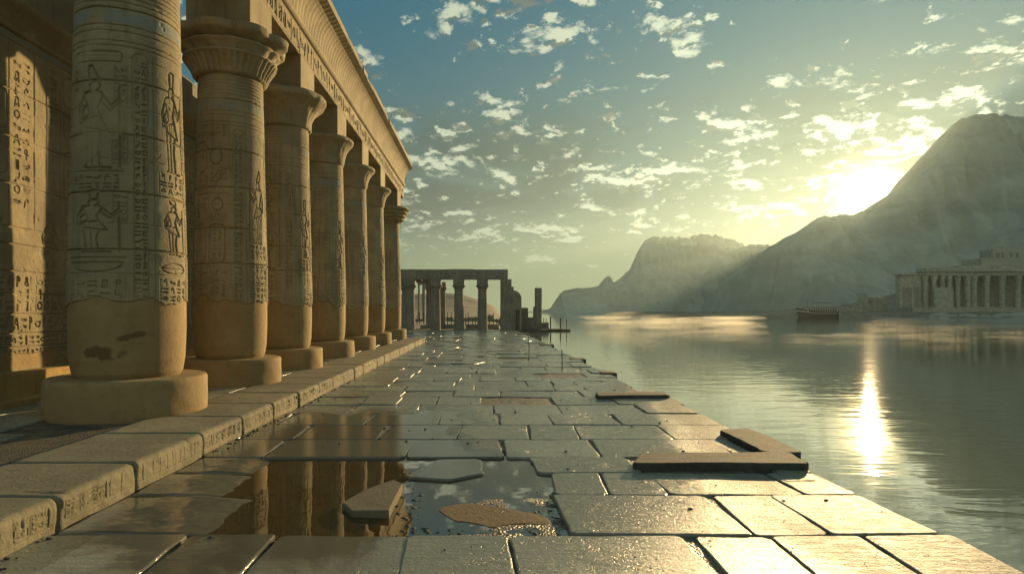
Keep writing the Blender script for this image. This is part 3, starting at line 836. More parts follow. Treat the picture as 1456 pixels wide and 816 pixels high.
def make_capital(parent, kind):
    n = 240; th = np.linspace(0, 2 * np.pi, n, endpoint=False)
    if kind == 0:      # composite: a ribbed lower tier, a ledge, eight open umbels under a scalloped slab
        prof = [(7.50, .76, 0, 0), (7.53, .83, .0, 0), (7.56, .84, .04, 40), (7.66, .87, .055, 40), (7.80, .95, .06, 40), (7.90, 1.01, .05, 40), (7.93, 1.06, .01, 24), (7.97, 1.06, .01, 24), (7.98, .98, .03, 16),
                (8.04, 1.0, .04, 16), (8.12, 1.06, .05, 16), (8.17, 1.13, .02, 16), (8.20, 1.14, .02, 16), (8.205, .98, .10, 8), (8.26, 1.04, .15, 8), (8.31, 1.14, .17, 8), (8.345, 1.25, .17, 8), (8.37, 1.29, .15, 8), (8.50, 1.31, .15, 8), (8.53, 1.27, .14, 8), (8.53, .2, 0, 0)]
    elif kind == 1:    # open bell with a weathered skirt and hanging lips
        prof = [(7.50, .76, 0, 0), (7.53, .80, .0, 0), (7.6, .81, .012, 32), (7.8, .85, .018, 32), (8.0, .94, .022, 16), (8.12, 1.04, .03, 8), (8.22, 1.16, .05, 8), (8.30, 1.26, .06, 8), (8.33, 1.28, .06, 8), (8.42, 1.27, .05, 8), (8.50, 1.22, .04, 8), (8.50, .2, 0, 0)]
    elif kind == 2:    # plain bell
        prof = [(7.50, .76, 0, 0), (7.54, .80, 0, 0), (7.8, .83, .01, 24), (8.05, .92, .014, 24), (8.22, 1.03, .012, 16), (8.32, 1.13, .02, 8), (8.35, 1.16, .02, 8), (8.44, 1.15, .02, 8), (8.50, 1.08, .0, 8), (8.50, .2, 0, 0)]
    else:              # stacked lotus tiers
        prof = [(7.50, .76, 0, 0), (7.56, .84, .02, 32)]
        for q in range(4):
            z = 7.62 + q * .22; r = .90 + q * .12
            prof += [(z, r, .03, 24), (z + .07, r + .13, .04, 16), (z + .13, r + .14, .04, 16), (z + .15, r + .05, .02, 16)]
        prof += [(8.50, 1.28, .03, 16), (8.52, .2, 0, 0)]
    # add in-between rings
    full = []
    for a, b in zip(prof, prof[1:]):
        for t in (0, .5): full.append(tuple(a[i] + (b[i] - a[i]) * t for i in range(3)) + (a[3] or b[3],))
    full.append(prof[-1])
    Pp = np.zeros((len(full), n, 3))
    for a, (z, r, am, k) in enumerate(full):
        lob = np.abs(np.cos(th * k / 2)) if k else 1.
        rr = r + am * (lob - .6) + (fbm(np.cos(th) * 3 + z * 4, np.sin(th) * 3 + kind * 9, 4, 40) - .5) * (.07 if r > .5 else 0) * (1.5 if kind == 1 else 1)
        Pp[a, :, 0] = rr * np.cos(th); Pp[a, :, 1] = rr * np.sin(th)
        Pp[a, :, 2] = z + (fbm(np.cos(th) * 2 + 5, np.sin(th) * 2 + a * .2, 3, 41) - .5) * .03
    z_ = np.zeros(Pp.shape[:2])
    o = grid('capital', Pp, M_carved, parent, wrap=True, attrs={'plaster': z_, 'stain': z_, 'paint': z_})
    mb = MB(); mb.box(-.74, .74, -.74, .74, 8.50, 9.545, bev=.02)
    mb.build('abacus', M_stone, parent)
    return o
def plinth(parent, Rp, seed):
    n = 140; th = np.linspace(0, 2 * np.pi, n, endpoint=False)
    prof = [(.2, PZ - .08), (Rp * .99, PZ - .08), (Rp, PZ), (Rp * 1.003, PZ + .2), (Rp, PZ + .40), (Rp * .998, PZ + .54), (Rp * .990, PZ + .575), (Rp * .975, PZ + .592), (Rp * .95, PZ + .600), (Rp * .8, PZ + .602), (.2, PZ + .604)]
    full = []
    for a, b in zip(prof, prof[1:]):
        for t in (0, .33, .66): full.append((a[0] + (b[0] - a[0]) * t, a[1] + (b[1] - a[1]) * t))
    full.append(prof[-1])
    Pp = np.zeros((len(full), n, 3))
    for a, (r, z) in enumerate(full):
        am = .028 if r > Rp * .9 else .0
        rr = r + (fbm(np.cos(th) * 3 + seed, np.sin(th) * 3 + z * 3, 4, 50) - .5) * am - np.clip(fbm(np.cos(th) * 8 + seed, np.sin(th) * 8 + z * 9, 3, 51) - .70, 0, 1) * .12 * (z > PZ + .45) * (r > Rp * .9)
        Pp[a, :, 0] = rr * np.cos(th); Pp[a, :, 1] = rr * np.sin(th); Pp[a, :, 2] = z
    one = np.ones(Pp.shape[:2]); zero = one * 0
    return grid('plinth', Pp, M_carved, parent, wrap=True, attrs={'plaster': one, 'stain': zero, 'paint': zero})

temple = empty('temple_colonnade', (-6.17, 11.3, PZ))
tag(temple, 'golden sandstone temple colonnade of seven carved columns under a long cornice, along the left side', 'temple')
pinv = lambda o, x=0, y=0, z=0: setattr(o, 'location', (x - temple.location[0], y - temple.location[1], z - temple.location[2]))
reliefs = {}
for i, (cx, cy_, Rb) in enumerate(COLS):
    kind = 0 if i == 0 else (1 if i == 1 else 2)
    ppm = (115, 95, 72, 55, 42, 34, 30)[i]
    rl = column_relief(kind, ppm, i + 1)
    h = empty('column'); h.parent = temple; pinv(h, cx, cy_, 0)
    h['label'] = ['nearest and widest carved column, its top out of frame', 'carved column with a scalloped composite capital', 'carved column with a weathered bell capital', None, None, None, 'last column of the row, with tiered capital'][i] or 'carved sandstone column'
    face = math.atan2(-cy_, -cx)
    make_shaft(h, i, Rb, rl, face)
    make_capital(h, (2, 0, 1, 2, 2, 2, 3)[i])
    plinth(h, Rb * 1.36 if i == 0 else Rb * 1.36, i * 7.)

# entablature: carved architrave, round moulding, hollow cornice with an overhanging fillet
YA, YB = 9.9, 42.2
def entablature():
    ppm = 46
    rl = Relief(YB - YA, .72, ppm)
    random.seed(77)
    rl.line([(0, .04), (rl.w, .04)], w=.03, depth=.02); rl.line([(0, .68), (rl.w, .68)], w=.03, depth=.02)
    x = .1
    while x < rl.w - .5:
        if random.random() < .12: rl.line([(x, .04), (x, .68)], w=.03, depth=.03); x += .12
        rl.glyph(x, .14, .26, .46, None, .045, .034); x += .36
    jy = np.arange(0, rl.w, 4.3)
    for q in jy: rl.line([(q, 0), (q, .72)], w=.03, depth=.05)
    H = rl.H + (fbm(rl.X * 2, rl.Y * 2, 4, 60) - .5) * .03
    ys = YA + rl.X[0]
    rows = []
    XF = -5.42
    rows.append([(XF - 1.5, 9.53 + 0 * ys)])
    P_ = []
    def add(xv, zv): P_.append(np.stack([xv + 0 * ys, ys, zv + 0 * ys], -1))
    add(XF - 1.52, 9.54); add(XF - .8, 9.53); add(XF - .02, 9.53)
    for k in range(rl.ny): add(XF + H[k], 9.54 + k / ppm)
    z0 = 9.54 + rl.ny / ppm
    for a in range(0, 181, 20):          # round moulding
        add(XF + .11 * math.sin(R(a)), z0 + .02 + .11 - .11 * math.cos(R(a)))
    zc = z0 + .25
    rib = .018 * np.abs(np.sin(ys * math.pi / .28))
    for t in np.linspace(0, 1, 14):      # the hollow: upright, then sweeping out
        x = XF + .02 + .56 * (1 - math.sqrt(max(0, 1 - t ** 2.2)))
        add(x + rib * (1 - t * .5), zc + .98 * t)
    chip = np.clip(fbm(ys * 1.1, ys * 0, 4, 66) - .62, 0, 1) * .5 + np.clip(ys - (YB - .6), 0, 1) * .35
    add(XF + .60 - chip, zc + .985); add(XF + .61 - chip, zc + 1.0 + (fbm(ys * 3, ys * 0, 4, 61) - .5) * .02)
    add(XF + .60 - chip, zc + 1.20 + (fbm(ys * 3, ys * 0, 4, 62) - .5) * .05 - chip * .3); add(XF + .5, zc + 1.23 + (fbm(ys * 2, ys * 0, 3, 63) - .5) * .05 - chip * .3)
    add(XF - 1.52, zc + 1.22); add(XF - 1.52, 9.54)
    Pp = np.stack(P_, 0)
    na = 3 + rl.ny
    split = [('architrave', 0, na + 1), ('round_moulding', na, na + 11), ('cornice', na + 10, len(P_))]
    for nm, a, b in split:
        sub = Pp[a:b]; z_ = np.zeros(sub.shape[:2])
        o = grid(nm, sub, M_carved, temple, attrs={'plaster': z_, 'stain': z_, 'paint': z_}); pinv(o)
        o.data.polygons.foreach_set('use_smooth', [nm != 'cornice'] * len(o.data.polygons))
    # end caps
    for yy in (YA, YB):
        mb = MB()
        prof = Pp[:, 0 if yy == YA else -1]
        vs = [mb.bm.verts.new((p[0], yy, p[2])) for p in prof[:-1]]
        mb.bm.faces.new(vs)
        pinv(mb.build('end_face', M_stone, temple))
entablature()

# ------------------------------------------------------------------ carved wall behind the columns
WX = -9.05
def back_wall():
    wall = empty('temple_wall', (WX, 11, PZ))
    tag(wall, 'tall carved sandstone wall standing behind the columns at the far left', 'wall')
    off = lambda o: setattr(o, 'location', (-WX, -11, -PZ))
    random.seed(5)
    y0, y1 = 9.6, 22.0
    ppm = 90
    rl = Relief(y1 - y0, 6.45, ppm)      # from z .9 to 7.35 ; x runs towards the far end
    v = lambda z: z - .9
    for o in (0., 3.1, 6.2, 9.3):
        for xx in (.35, .80, 1.42, 2.05, 2.42, 3.1): rl.line([(o + xx, v(3.6)), (o + xx, v(7.2))], w=.022, depth=.02)
        rl.text(o + .42, v(5.9), o + .72, v(7.1), .26, lw=.02, depth=.022, frame=False)
        rl.text(o + 1.5, v(6.3), o + 1.98, v(7.1), .30, lw=.02, depth=.022, frame=False)
        rl.cartouche(o + .88, v(6.4), o + 1.34, v(7.05), w=.026, depth=.024)
        rl.line([(o + .9, v(6.2)), (o + .92, v(5.75)), (o + 1.1, v(5.55)), (o + 1.34, v(5.7)), (o + 1.36, v(6.2)), (o + .9, v(6.2))], w=.028, depth=.028)
        rl.cartouche(o + .94, v(4.1), o + 1.36, v(5.45), w=.030, depth=.030); rl.text(o + 1.0, v(4.2), o + 1.3, v(5.3), .27, lw=.024, depth=.024, frame=False)
        rl.text(o + .44, v(4.2), o + .70, v(5.6), .24, lw=.02, depth=.022, frame=False); rl.text(o + 1.52, v(4.1), o + 1.95, v(5.9), .32, lw=.022, depth=.024, frame=False)
        rl.cartouche(o + 2.1, v(4.6), o + 2.38, v(6.2), w=.026, depth=.026); rl.text(o + 2.5, v(4.0), o + 3.0, v(6.9), .30, lw=.022, depth=.024, frame=False)
        # seated figure and a boat shaped dish
        rl.figure(o + .1, v(2.9), .8, 1.1, lw=.034, depth=.032, crown=0)
        rl.line([(o + 1.0, v(3.55)), (o + 1.2, v(3.15)), (o + 1.7, v(3.0)), (o + 2.05, v(3.2)), (o + 2.25, v(3.75)), (o + 2.1, v(3.25)), (o + 1.7, v(3.12)), (o + 1.25, v(3.28)), (o + 1.0, v(3.55))], w=.034, depth=.032)
        rl.line([(o + 1.5, v(3.0)), (o + 1.42, v(2.75)), (o + 1.8, v(2.75)), (o + 1.74, v(3.0))], w=.028, depth=.026)
        rl.cartouche(o + .75, v(1.98), o + 1.95, v(2.72), w=.036, depth=.034); rl.cartouche(o + .82, v(2.05), o + 1.88, v(2.65), w=.02, depth=.02)
        rl.text(o + .95, v(2.12), o + 1.78, v(2.58), .26, lw=.028, depth=.028, frame=False)
        rl.text(o + 2.1, v(2.0), o + 3.0, v(2.7), .3, lw=.028, depth=.028)
        rl.text(o + .05, v(2.0), o + .7, v(2.7), .3, lw=.028, depth=.028)
        rl.arc(o + .95, v(1.78), .1, .11, w=.034, depth=.03)
        rl.text(o + 1.15, v(1.62), o + 3.1, v(1.92), .26, lw=.024, depth=.024, frame=False); rl.text(o + 0.0, v(1.62), o + .8, v(1.92), .26, lw=.024, depth=.024, frame=False)
        rl.text(o + 0.0, v(1.33), o + 3.1, v(1.55), .2, lw=.02, depth=.02, frame=False)
        rl.text(o + 0.0, v(1.12), o + 3.1, v(1.28), .15, lw=.018, depth=.018, frame=False)
    for z in (1.58, 1.31, 1.95, 2.78, 3.62, 7.18): rl.line([(0, v(z)), (rl.w, v(z))], w=.024, depth=.022)
    for q, z in enumerate((2.35, 3.3, 4.45, 5.35, 6.25)): rl.joint(v(z), .020, .03, .02, q)
    for q in range(14):
        z = random.choice((2.35, 3.3, 4.45, 5.35)); x = random.uniform(0, rl.w)
        rl.line([(x, v(z)), (x + .02, v(z + .95))], w=.018, depth=.024)
    X, Yv = rl.X, rl.Y + .9
    rl.H *= 1 - np.clip((fbm(X * .9, Yv * .9, 4, 70) - .60) * 6, 0, .6)
    rl.H += (fbm(X * 1.5, Yv * 1.5, 5, 71) - .5) * .03 - np.clip(fbm(X * 5, Yv * 5, 3, 72) - .72, 0, 1) * .12
    pl = np.clip((1.22 + .35 * (fbm(X * 1.2, X * 0, 4, 73) - .5) * 2 - Yv) * 60, 0, 1)
    rl.H = rl.H * (1 - pl) - pl * .012
    paint = (np.abs(Yv - 7.26) < .045) * .9
    Pp = np.stack([WX + rl.H, y0 + X, Yv], -1)
    off(grid('carved_face', Pp, M_carved, wall, attrs={'plaster': pl, 'paint': paint, 'stain': pl * 0}, flip=False))
    mb = MB(); mb.box(WX - 1.3, WX - .06, y0, 44, PZ - .1, 7.34); mb.box(WX - .055, WX - .01, y1 + .003, 44, PZ, 7.34)
    mb.box(WX - .055, WX - .01, y0, y1, PZ, .9)
    off(mb.build('wall_core', M_stone, wall))
    mb = MB(); mb.box(WX - .02, WX + .30, 8.5, 44, PZ - .05, .86, bev=.02); mb.box(WX + .3, WX + .62, 8.5, 44, PZ - .05, PZ + .10, bev=.02)
    off(mb.build('bench', sandstone('bench_plaster', (.40, .27, .10)), wall))
    # round moulding and small cornice
    ys = np.linspace(y0, 30, 700); L_ = []
    def add(x, z): L_.append(np.stack([x + (fbm(ys * 2, ys * 0 + z, 4, 80) - .5) * .06, ys, z + 0 * ys + (fbm(ys * 1.5, ys * 0 + 3, 4, 81) - .5) * .05], -1))
    for a in range(0, 181, 30): add(WX + .08 * math.sin(R(a)), 7.34 + .07 - .07 * math.cos(R(a)))
    for t in np.linspace(0, 1, 7): add(WX + .02 + .22 * t ** 2.2, 7.50 + .32 * t)
    add(WX + .25, 7.92); add(WX - .6, 7.95)
    Pp = np.stack(L_, 0); z_ = np.zeros(Pp.shape[:2])
    off(grid('cornice', Pp, M_carved, wall, attrs={'plaster': z_, 'paint': z_, 'stain': z_}))
    for q, (a, b, x0, x1, zt, mat) in enumerate([(9.6, 11.9, -.25, -1.2, 9.4, M_stone), (12.55, 13.0, -.75, -1.9, 10.4, M_dark), (13.02, 15.9, -.35, -1.3, 9.32, M_stone), (15.92, 18.3, -.40, -1.3, 9.05, M_stone), (18.32, 20.4, -.38, -1.3, 9.35, M_stone), (20.42, 23.4, -.42, -1.3, 9.0, M_stone), (23.42, 27, -.42, -1.3, 9.1, M_stone)]):
        mb = MB(); mb.box(WX + x1, WX + x0, a, b, 7.90, zt, bev=.05, jit=.03)
        off(mb.build('coping_block', mat, wall))
back_wall()
def tall_back():
    w = empty('inner_temple_wall', (WX - 3.5, 20, PZ))
    tag(w, 'plain high masonry wall rising behind the carved wall at top left', 'wall')
    mb = MB()
    mb.box(WX - 4.6, WX - 3.2, 12, 19.6, 0, 12.2, bev=.05, jit=.03)
    mb.box(WX - 4.6, WX - 3.23, 19.65, 27, 0, 11.6, bev=.05, jit=.03)
    o = mb.build('wall', sandstone('course_stone', (.33, .27, .16), course=-.55), w); o.location = (-(WX - 3.5), -20, -PZ)
tall_back()

# ------------------------------------------------------------------ raised blocks along the river edge
def rough_block(name, outline, z0, z1, mat, label, cat, group=None, amp=.03, tiltf=None, chip=.05, ring=.03):
    cx = sum(p[0] for p in outline) / len(outline); cy_ = sum(p[1] for p in outline) / len(outline)
    q = rough_outline([(x - cx, y - cy_) for x, y in outline], .09, amp, chip)
    mb = MB(); mb.prism(q, z0, z1, ring=ring, top_dz=tiltf)
    o = mb.build(name, mat, loc=(cx, cy_, 0)); tag(o, label, cat, group)
    return o
lb = tag(empty('kerb_frame', (3.0, 8.3, 0)), 'L-shaped raised dark stone kerb at the river edge right of centre', 'stone kerb')
mb = MB(); q = rough_outline([(1.86 - 3, 8.02 - 8.3), (4.12 - 3, 8.00 - 8.3), (4.15 - 3, 8.66 - 8.3), (2.1 - 3, 8.60 - 8.3)], .09, .03, .05); mb.prism(q, -.12, .088, ring=.02)
mb.build('front_beam', M_block, lb)
mb = MB(); q = rough_outline([(3.84 - 3, 8.68 - 8.3), (4.36 - 3, 8.68 - 8.3), (4.40 - 3, 10.0 - 8.3), (4.34 - 3, 10.5 - 8.3), (3.82 - 3, 10.35 - 8.3)], .09, .04, .05); mb.prism(q, -.12, .075, ring=.02)
mb.build('side_beam', M_block, lb)
rough_block('edge_block', [(2.55, 14.4), (4.25, 14.55), (4.3, 15.1), (2.6, 15.0)], -.1, .09, M_block, 'long low rough block lying across the paving at the water edge, beyond the L-shaped kerb', 'stone block')
random.seed(21)
for (x, y, r, lab) in [(4.02, 20.6, .32, 'small rough edge stone between the long block and the rods'), (3.9, 26.5, .4, 'rough edge stone beside the shorter iron rod'), (3.75, 38, .5, 'rough edge stone past the taller rod'), (3.4, 57, .7, 'lump of stone at the water edge below the jetty')]:
    rough_block('edge_stone', [(x - r, y - r * .9), (x + r * .7, y - r * .8), (x + r * .8, y + r), (x - r * .8, y + r * 1.2)], -.2, .015 + r * .05, M_block, lab, 'stone block', 'rough stones along the river edge', amp=.06)
# loose slabs in the puddle
tri = [W(486, 712, .04), W(500, 724, .04), W(553, 726, .04), W(573, 690, .04), W(560, 684, .04), W(518, 696, .04)]
rough_block('broken_slab', tri, -.075, .045, sandstone('broken_slab_stone', (.17, .145, .09)), 'small loose broken slab with a bright right edge lying tilted in the brown puddle', 'broken slab', amp=.008, tiltf=lambda x, y: x * .05 + y * .02, chip=.012, ring=.010)
fl = [W(618, 724, -.04), W(640, 742, -.04), W(700, 753, -.04), W(748, 746, -.04), W(790, 748, -.04), W(776, 733, -.04), W(720, 722, -.04), W(660, 715, -.04)]
rough_block('flat_stone', fl, -.12, -.028, sandstone('brown_flat_stone', (.20, .14, .075)), 'flat irregular brown stone lying in the gravel at the puddle edge', 'flat stone', amp=.05)
# pebbles round the puddle
mb = MB()
for k in range(520):
    if k < 200: x, y = W(random.uniform(545, 600), random.uniform(668, 770), -.04)
    elif k < 330: x, y = W(random.uniform(740, 830), random.uniform(700, 775), -.04)
    else: x, y = W(random.uniform(580, 770), random.uniform(750, 775), -.04)
    r = random.choice((.006, .010, .014, .022, .03)) * random.uniform(.7, 1.2)
    M_ = bmesh.ops.create_icosphere(mb.bm, subdivisions=1, radius=r)
    sx, sy = random.uniform(.8, 1.6), random.uniform(.8, 1.4)
    for v_ in M_['verts']:
        v_.co = Vector((x + v_.co.x * sx, y + v_.co.y * sy, -.045 + v_.co.z * .7)) + Vector((random.uniform(-.2, .2), random.uniform(-.2, .2), 0)) * r
for k in range(420):
    if k < 260: y = 4.5 + 14 * random.random() ** 1.6; x = -3.9 + abs(random.gauss(0, .07)); z_ = .004
    else: x, y, z_ = random.uniform(-3.5, 4), random.uniform(4.4, 18), .004
    if 5.6 < y < 8.9 and x < .9: continue
    r = random.choice((.006, .009, .013, .02)) * random.uniform(.7, 1.2)
    M_ = bmesh.ops.create_icosphere(mb.bm, subdivisions=1, radius=r)
    for v_ in M_['verts']: v_.co = Vector((x + v_.co.x * 1.3, y + v_.co.y, z_ + v_.co.z * .7))
tag(mb.build('pebbles', M_block), 'small dark pebbles scattered round the puddle and over the paving', 'pebbles', kind='stuff')

# iron rods
M_iron = simple('rusty_iron', (.035, .028, .022), .7, .4, 20., .003, .4)
for (px, py, h_, lab) in [(752, 513, 1.0, 'taller thin iron rod standing in the paving near the far end'), (799, 527, .68, 'shorter thin iron rod standing by the water edge')]:
    x, y = W(px, py)
    e = tag(empty('iron_rod', (x, y, 0)), lab, 'rod', 'thin rods standing in the paving')
    mb = MB(); mb.tube((0, 0, -.1), (.01, 0, h_ * .5), .016); mb.tube((.01, 0, h_ * .5 - .002), (-.006, .01, h_), .016, .013); mb.build('rod', M_iron, e)
    mb = MB(); mb.tube((-.006, .01, h_ - .01), (-.006, .01, h_ + .025), .028, .02); mb.build('knob', M_iron, e)

# ------------------------------------------------------------------ ruined kiosk at the end of the terrace
def kiosk():
    k = tag(empty('ruined_kiosk', (-3.2, 67.5, 0)), 'ruined flat-topped stone kiosk with square-headed columns at the end of the terrace', 'ruin')
    def put(o): o.location = (3.2, -67.5, 0); return o
    D = 67.; X = lambda px, d=D: (px - 690) / F * d; Z = lambda py, d=D: EYE + (443 - py) / F * d
    # lintels
    random.seed(3)
    mb = MB(); x = X(560)
    while x < X(722) - .2:
        x1 = min(x + random.uniform(2.2, 3.2), X(722)); mb.box(x + .004, x1 - .004, D - .6, D + .6, Z(397.5), Z(383.5) + random.uniform(-.03, .03), bev=.04, jit=.015); x = x1
    put(mb.build('front_lintel', M_ruin, k))
    mb = MB(); mb.box(X(560), X(620), D + 5.4, D + 6.5, Z(398), Z(384.5), bev=.04); put(mb.build('rear_lintel', M_ruin, k))
    for side, xx in (('side_lintel', X(590)),):
        mb = MB(); mb.box(xx - .5, xx + .5, D + .62, D + 5.38, Z(397.5), Z(385), bev=.04); put(mb.build(side, M_ruin, k))
    def col(px, d, w=14.5, top=397.5):
        e = empty('column'); e.parent = k; e.location = (X(px) + 3.2, d - 67.5, 0)
        hw = w / 2 / F * D; zt = Z(top)
        mb = MB(); mb.lathe([(hw * 1.02, 0), (hw * 1.0, .5), (hw * .86, zt - 1.05)], 20); mb.build('shaft', M_ruin, e, smooth=False)
        mb = MB(); mb.lathe([(hw * .9, zt - 1.05), (hw * 1.05, zt - .85), (hw * 1.28, zt - .72), (hw * 1.28, zt - .60)], 20); mb.build('capital', M_ruin, e)
        mb = MB(); mb.box(-hw * 1.08, hw * 1.08, -hw * 1.08, hw * 1.08, zt - .60, zt - .002, bev=.03); mb.build('abacus', M_ruin, e)
    for px in (583, 619.5, 652.5, 686): col(px, D)
    for px in (566, 604): col(px, D + 6, 12.)
    for px in (640, ): col(px - 16, D + 6, 10.)
    # the big stepped pier
    mb = MB()
    x0 = X(711.5)
    for a, b, t in ((711.5, 722.5, 397.4), (722.5, 727, 397.4), (727, 730, 408), (730, 733, 423)):
        mb.box(X(a) + (.003 if a > 712 else 0), X(b), D - .7, D + .9, -.05, Z(t), bev=.03, jit=.01)
    put(mb.build('stepped_pier', M_ruin, k))
    mb = MB(); mb.box(X(733.6), X(739), D - .9, D - .1, -.9, Z(440), bev=.04, jit=.02); put(mb.build('low_post', M_dark, k))
    # low parapets between the columns
    for a, b in ((590, 612), (627, 645), (660, 679), (693, 711)):
        mb = MB(); mb.box(X(a), X(b), D + 5.6, D + 6.2, 0, Z(461 if a > 600 else 462, D + 6), bev=.03)
        put(mb.build('parapet', M_ruin, k))
kiosk()
def ruin_piece(name, label, cat, boxes, D, mat=M_ruin, rounded=False):
    X = lambda px: (px - 690) / F * D; Z = lambda py: EYE + (443 - py) / F * D
    cx = X((boxes[0][0] + boxes[0][1]) / 2)
    mb = MB()
    for a, b, t, base in boxes:
        if rounded:
            w = X(b) - X(a); zt = Z(t)
            n = 8; pts = [(X(a) - cx, base), (X(b) - cx, base), (X(b) - cx - w * .05, zt - w * .7)] + [(X(a) - cx + w * .85 * math.cos(R(q)), zt - w * .7 + w * .7 * math.sin(R(q))) for q in (30, 55, 75, 90)] + [(X(a) - cx, zt)]
            A_ = [mb.bm.verts.new((x, -.8, z)) for x, z in pts]; B_ = [mb.bm.verts.new((x, .8, z)) for x, z in pts]
            mb.bm.faces.new(A_); mb.bm.faces.new(B_[::-1])
            for i in range(len(pts)): mb.bm.faces.new((A_[i], B_[i], B_[(i + 1) % len(pts)], A_[(i + 1) % len(pts)]))
        else: mb.box(X(a) - cx, X(b) - cx, -.8 + random.uniform(0, .1), .8, base, Z(t), bev=.04, jit=.03)
    o = mb.build(name, mat, loc=(cx, D, 0)); tag(o, label, cat); return o
ruin_piece('ruined_wall', 'round-shouldered broken wall just right of the kiosk', 'ruin', [(729, 741.5, 413, -.3)], 78., rounded=True)
ruin_piece('wall_stub', 'low stepped wall stub between the broken wall and the lone pillar', 'ruin', [(741.5, 750.5, 437.5, -.3), (740, 761, 451, -.35)], 80.)
ruin_piece('lone_pillar', 'lone tall stone pillar with a lower step on its left, on the jetty', 'pillar', [(761, 769.5, 409.5, -.1), (758.5, 761, 436, -.1)], 80.)

# jetty with posts
jt = tag(empty('jetty', (6.5, 79, -.35)), 'low dark stone jetty running out into the water right of the kiosk', 'jetty')
def J(o): o.location = (-6.5, -79, .35); return o
mb = MB(); random.seed(9)
x = 3.2
while x < 10.0:
    x1 = min(x + random.uniform(1.2, 2.), 10.3); mb.box(x, x1 - .02, 76.5, 79.5, -1.0, -.12 + random.uniform(-.05, .05), bev=.05, jit=.03); x = x1
J(mb.build('outer_walkway', M_dark, jt))
mb = MB(); mb.box(3.2, 8.0, 79.52, 84, -1, .16, bev=.05, jit=.03); mb.box(6.1, 8.0, 79.6, 81.5, .165, .62, bev=.05, jit=.03)
J(mb.build('upper_walkway', M_ruin, jt))
M_wood = simple('weathered_wood', (.07, .055, .035), .85, .3, 10., .01)
for (px, D, top, r, lab) in [(773, 82, 451, .05, 'thin short mooring post nearest the lone pillar'), (783, 77.5, 450, .09, 'thickest mooring post on the jetty'), (776.5, 82.5, 452.5, .045, 'thin stake between the lone pillar and the thickest mooring post'), (797, 77.3, 452, .07, 'mooring post second from the jetty tip'), (805.5, 77.2, 453, .045, 'thin mooring post at the jetty tip'), (767.5, 85, 451, .05, 'stake close against the lone pillar')]:
    x = (px - 690) / F * D
    mb = MB(); mb.tube((0, 0, -1.1), (random.uniform(-.03, .03), 0, EYE + (443 - top) / F * D), r * 1.05, r * .9); mb.tube((0, 0, -.2), (0, 0, -.1), r * 1.5)
    tag(mb.build('mooring_post', M_wood, loc=(x, D, 0)), lab, 'post', 'mooring posts at the jetty')

# ------------------------------------------------------------------ land, water and mountains
WZ = -.35
def sheet(name, x0, x1, y0, y1, z, mat, n=2):
    xs, ys = np.linspace(x0, x1, n), np.linspace(y0, y1, n); X, Y = np.meshgrid(xs, ys)
    return tag(grid(name, np.stack([X, Y, X * 0 + z], -1), mat), kind='structure')
sheet('river', -3500, 4300, -60, 3900, WZ, M_water)
def land(name, x0, x1, y0, y1, fn, mat, nx_=160, ny_=160):
    xs, ys = np.linspace(x0, x1, nx_), np.linspace(y0, y1, ny_); X, Y = np.meshgrid(xs, ys)
    return tag(grid(name, np.stack([X, Y, fn(X, Y)], -1), mat), kind='structure')
# left bank behind the kiosk
def fn_left(X, Y):
    shore = 2.6 + 3.5 * (fbm(Y * .03, Y * 0, 4, 90) - .5) + np.clip((Y - 90) * .02, 0, 6)
    z = np.clip((shore - X) * .5, -1, .0 + 1) * .3
    z = np.where(X > shore, -1.5, z - .3 + .1 * fbm(X * .3, Y * .3, 4, 91))
    hill = 11 * np.exp(-((Y - 380) / 90) ** 2) * np.clip((9 - X) / 22, 0, 1) ** .5 * (.7 + .6 * fbm(X * .02, Y * .02, 4, 92))
    return z + hill
land('left_bank', -300, 25, 67, 620, fn_left, M_bank, 200, 220)
sheet('ground', -300, -9.1, -60, 68, -.15, M_bank)
sheet('terrace_ground', -9.1, 2.9, 41.3, 69, -.09, M_gravel)

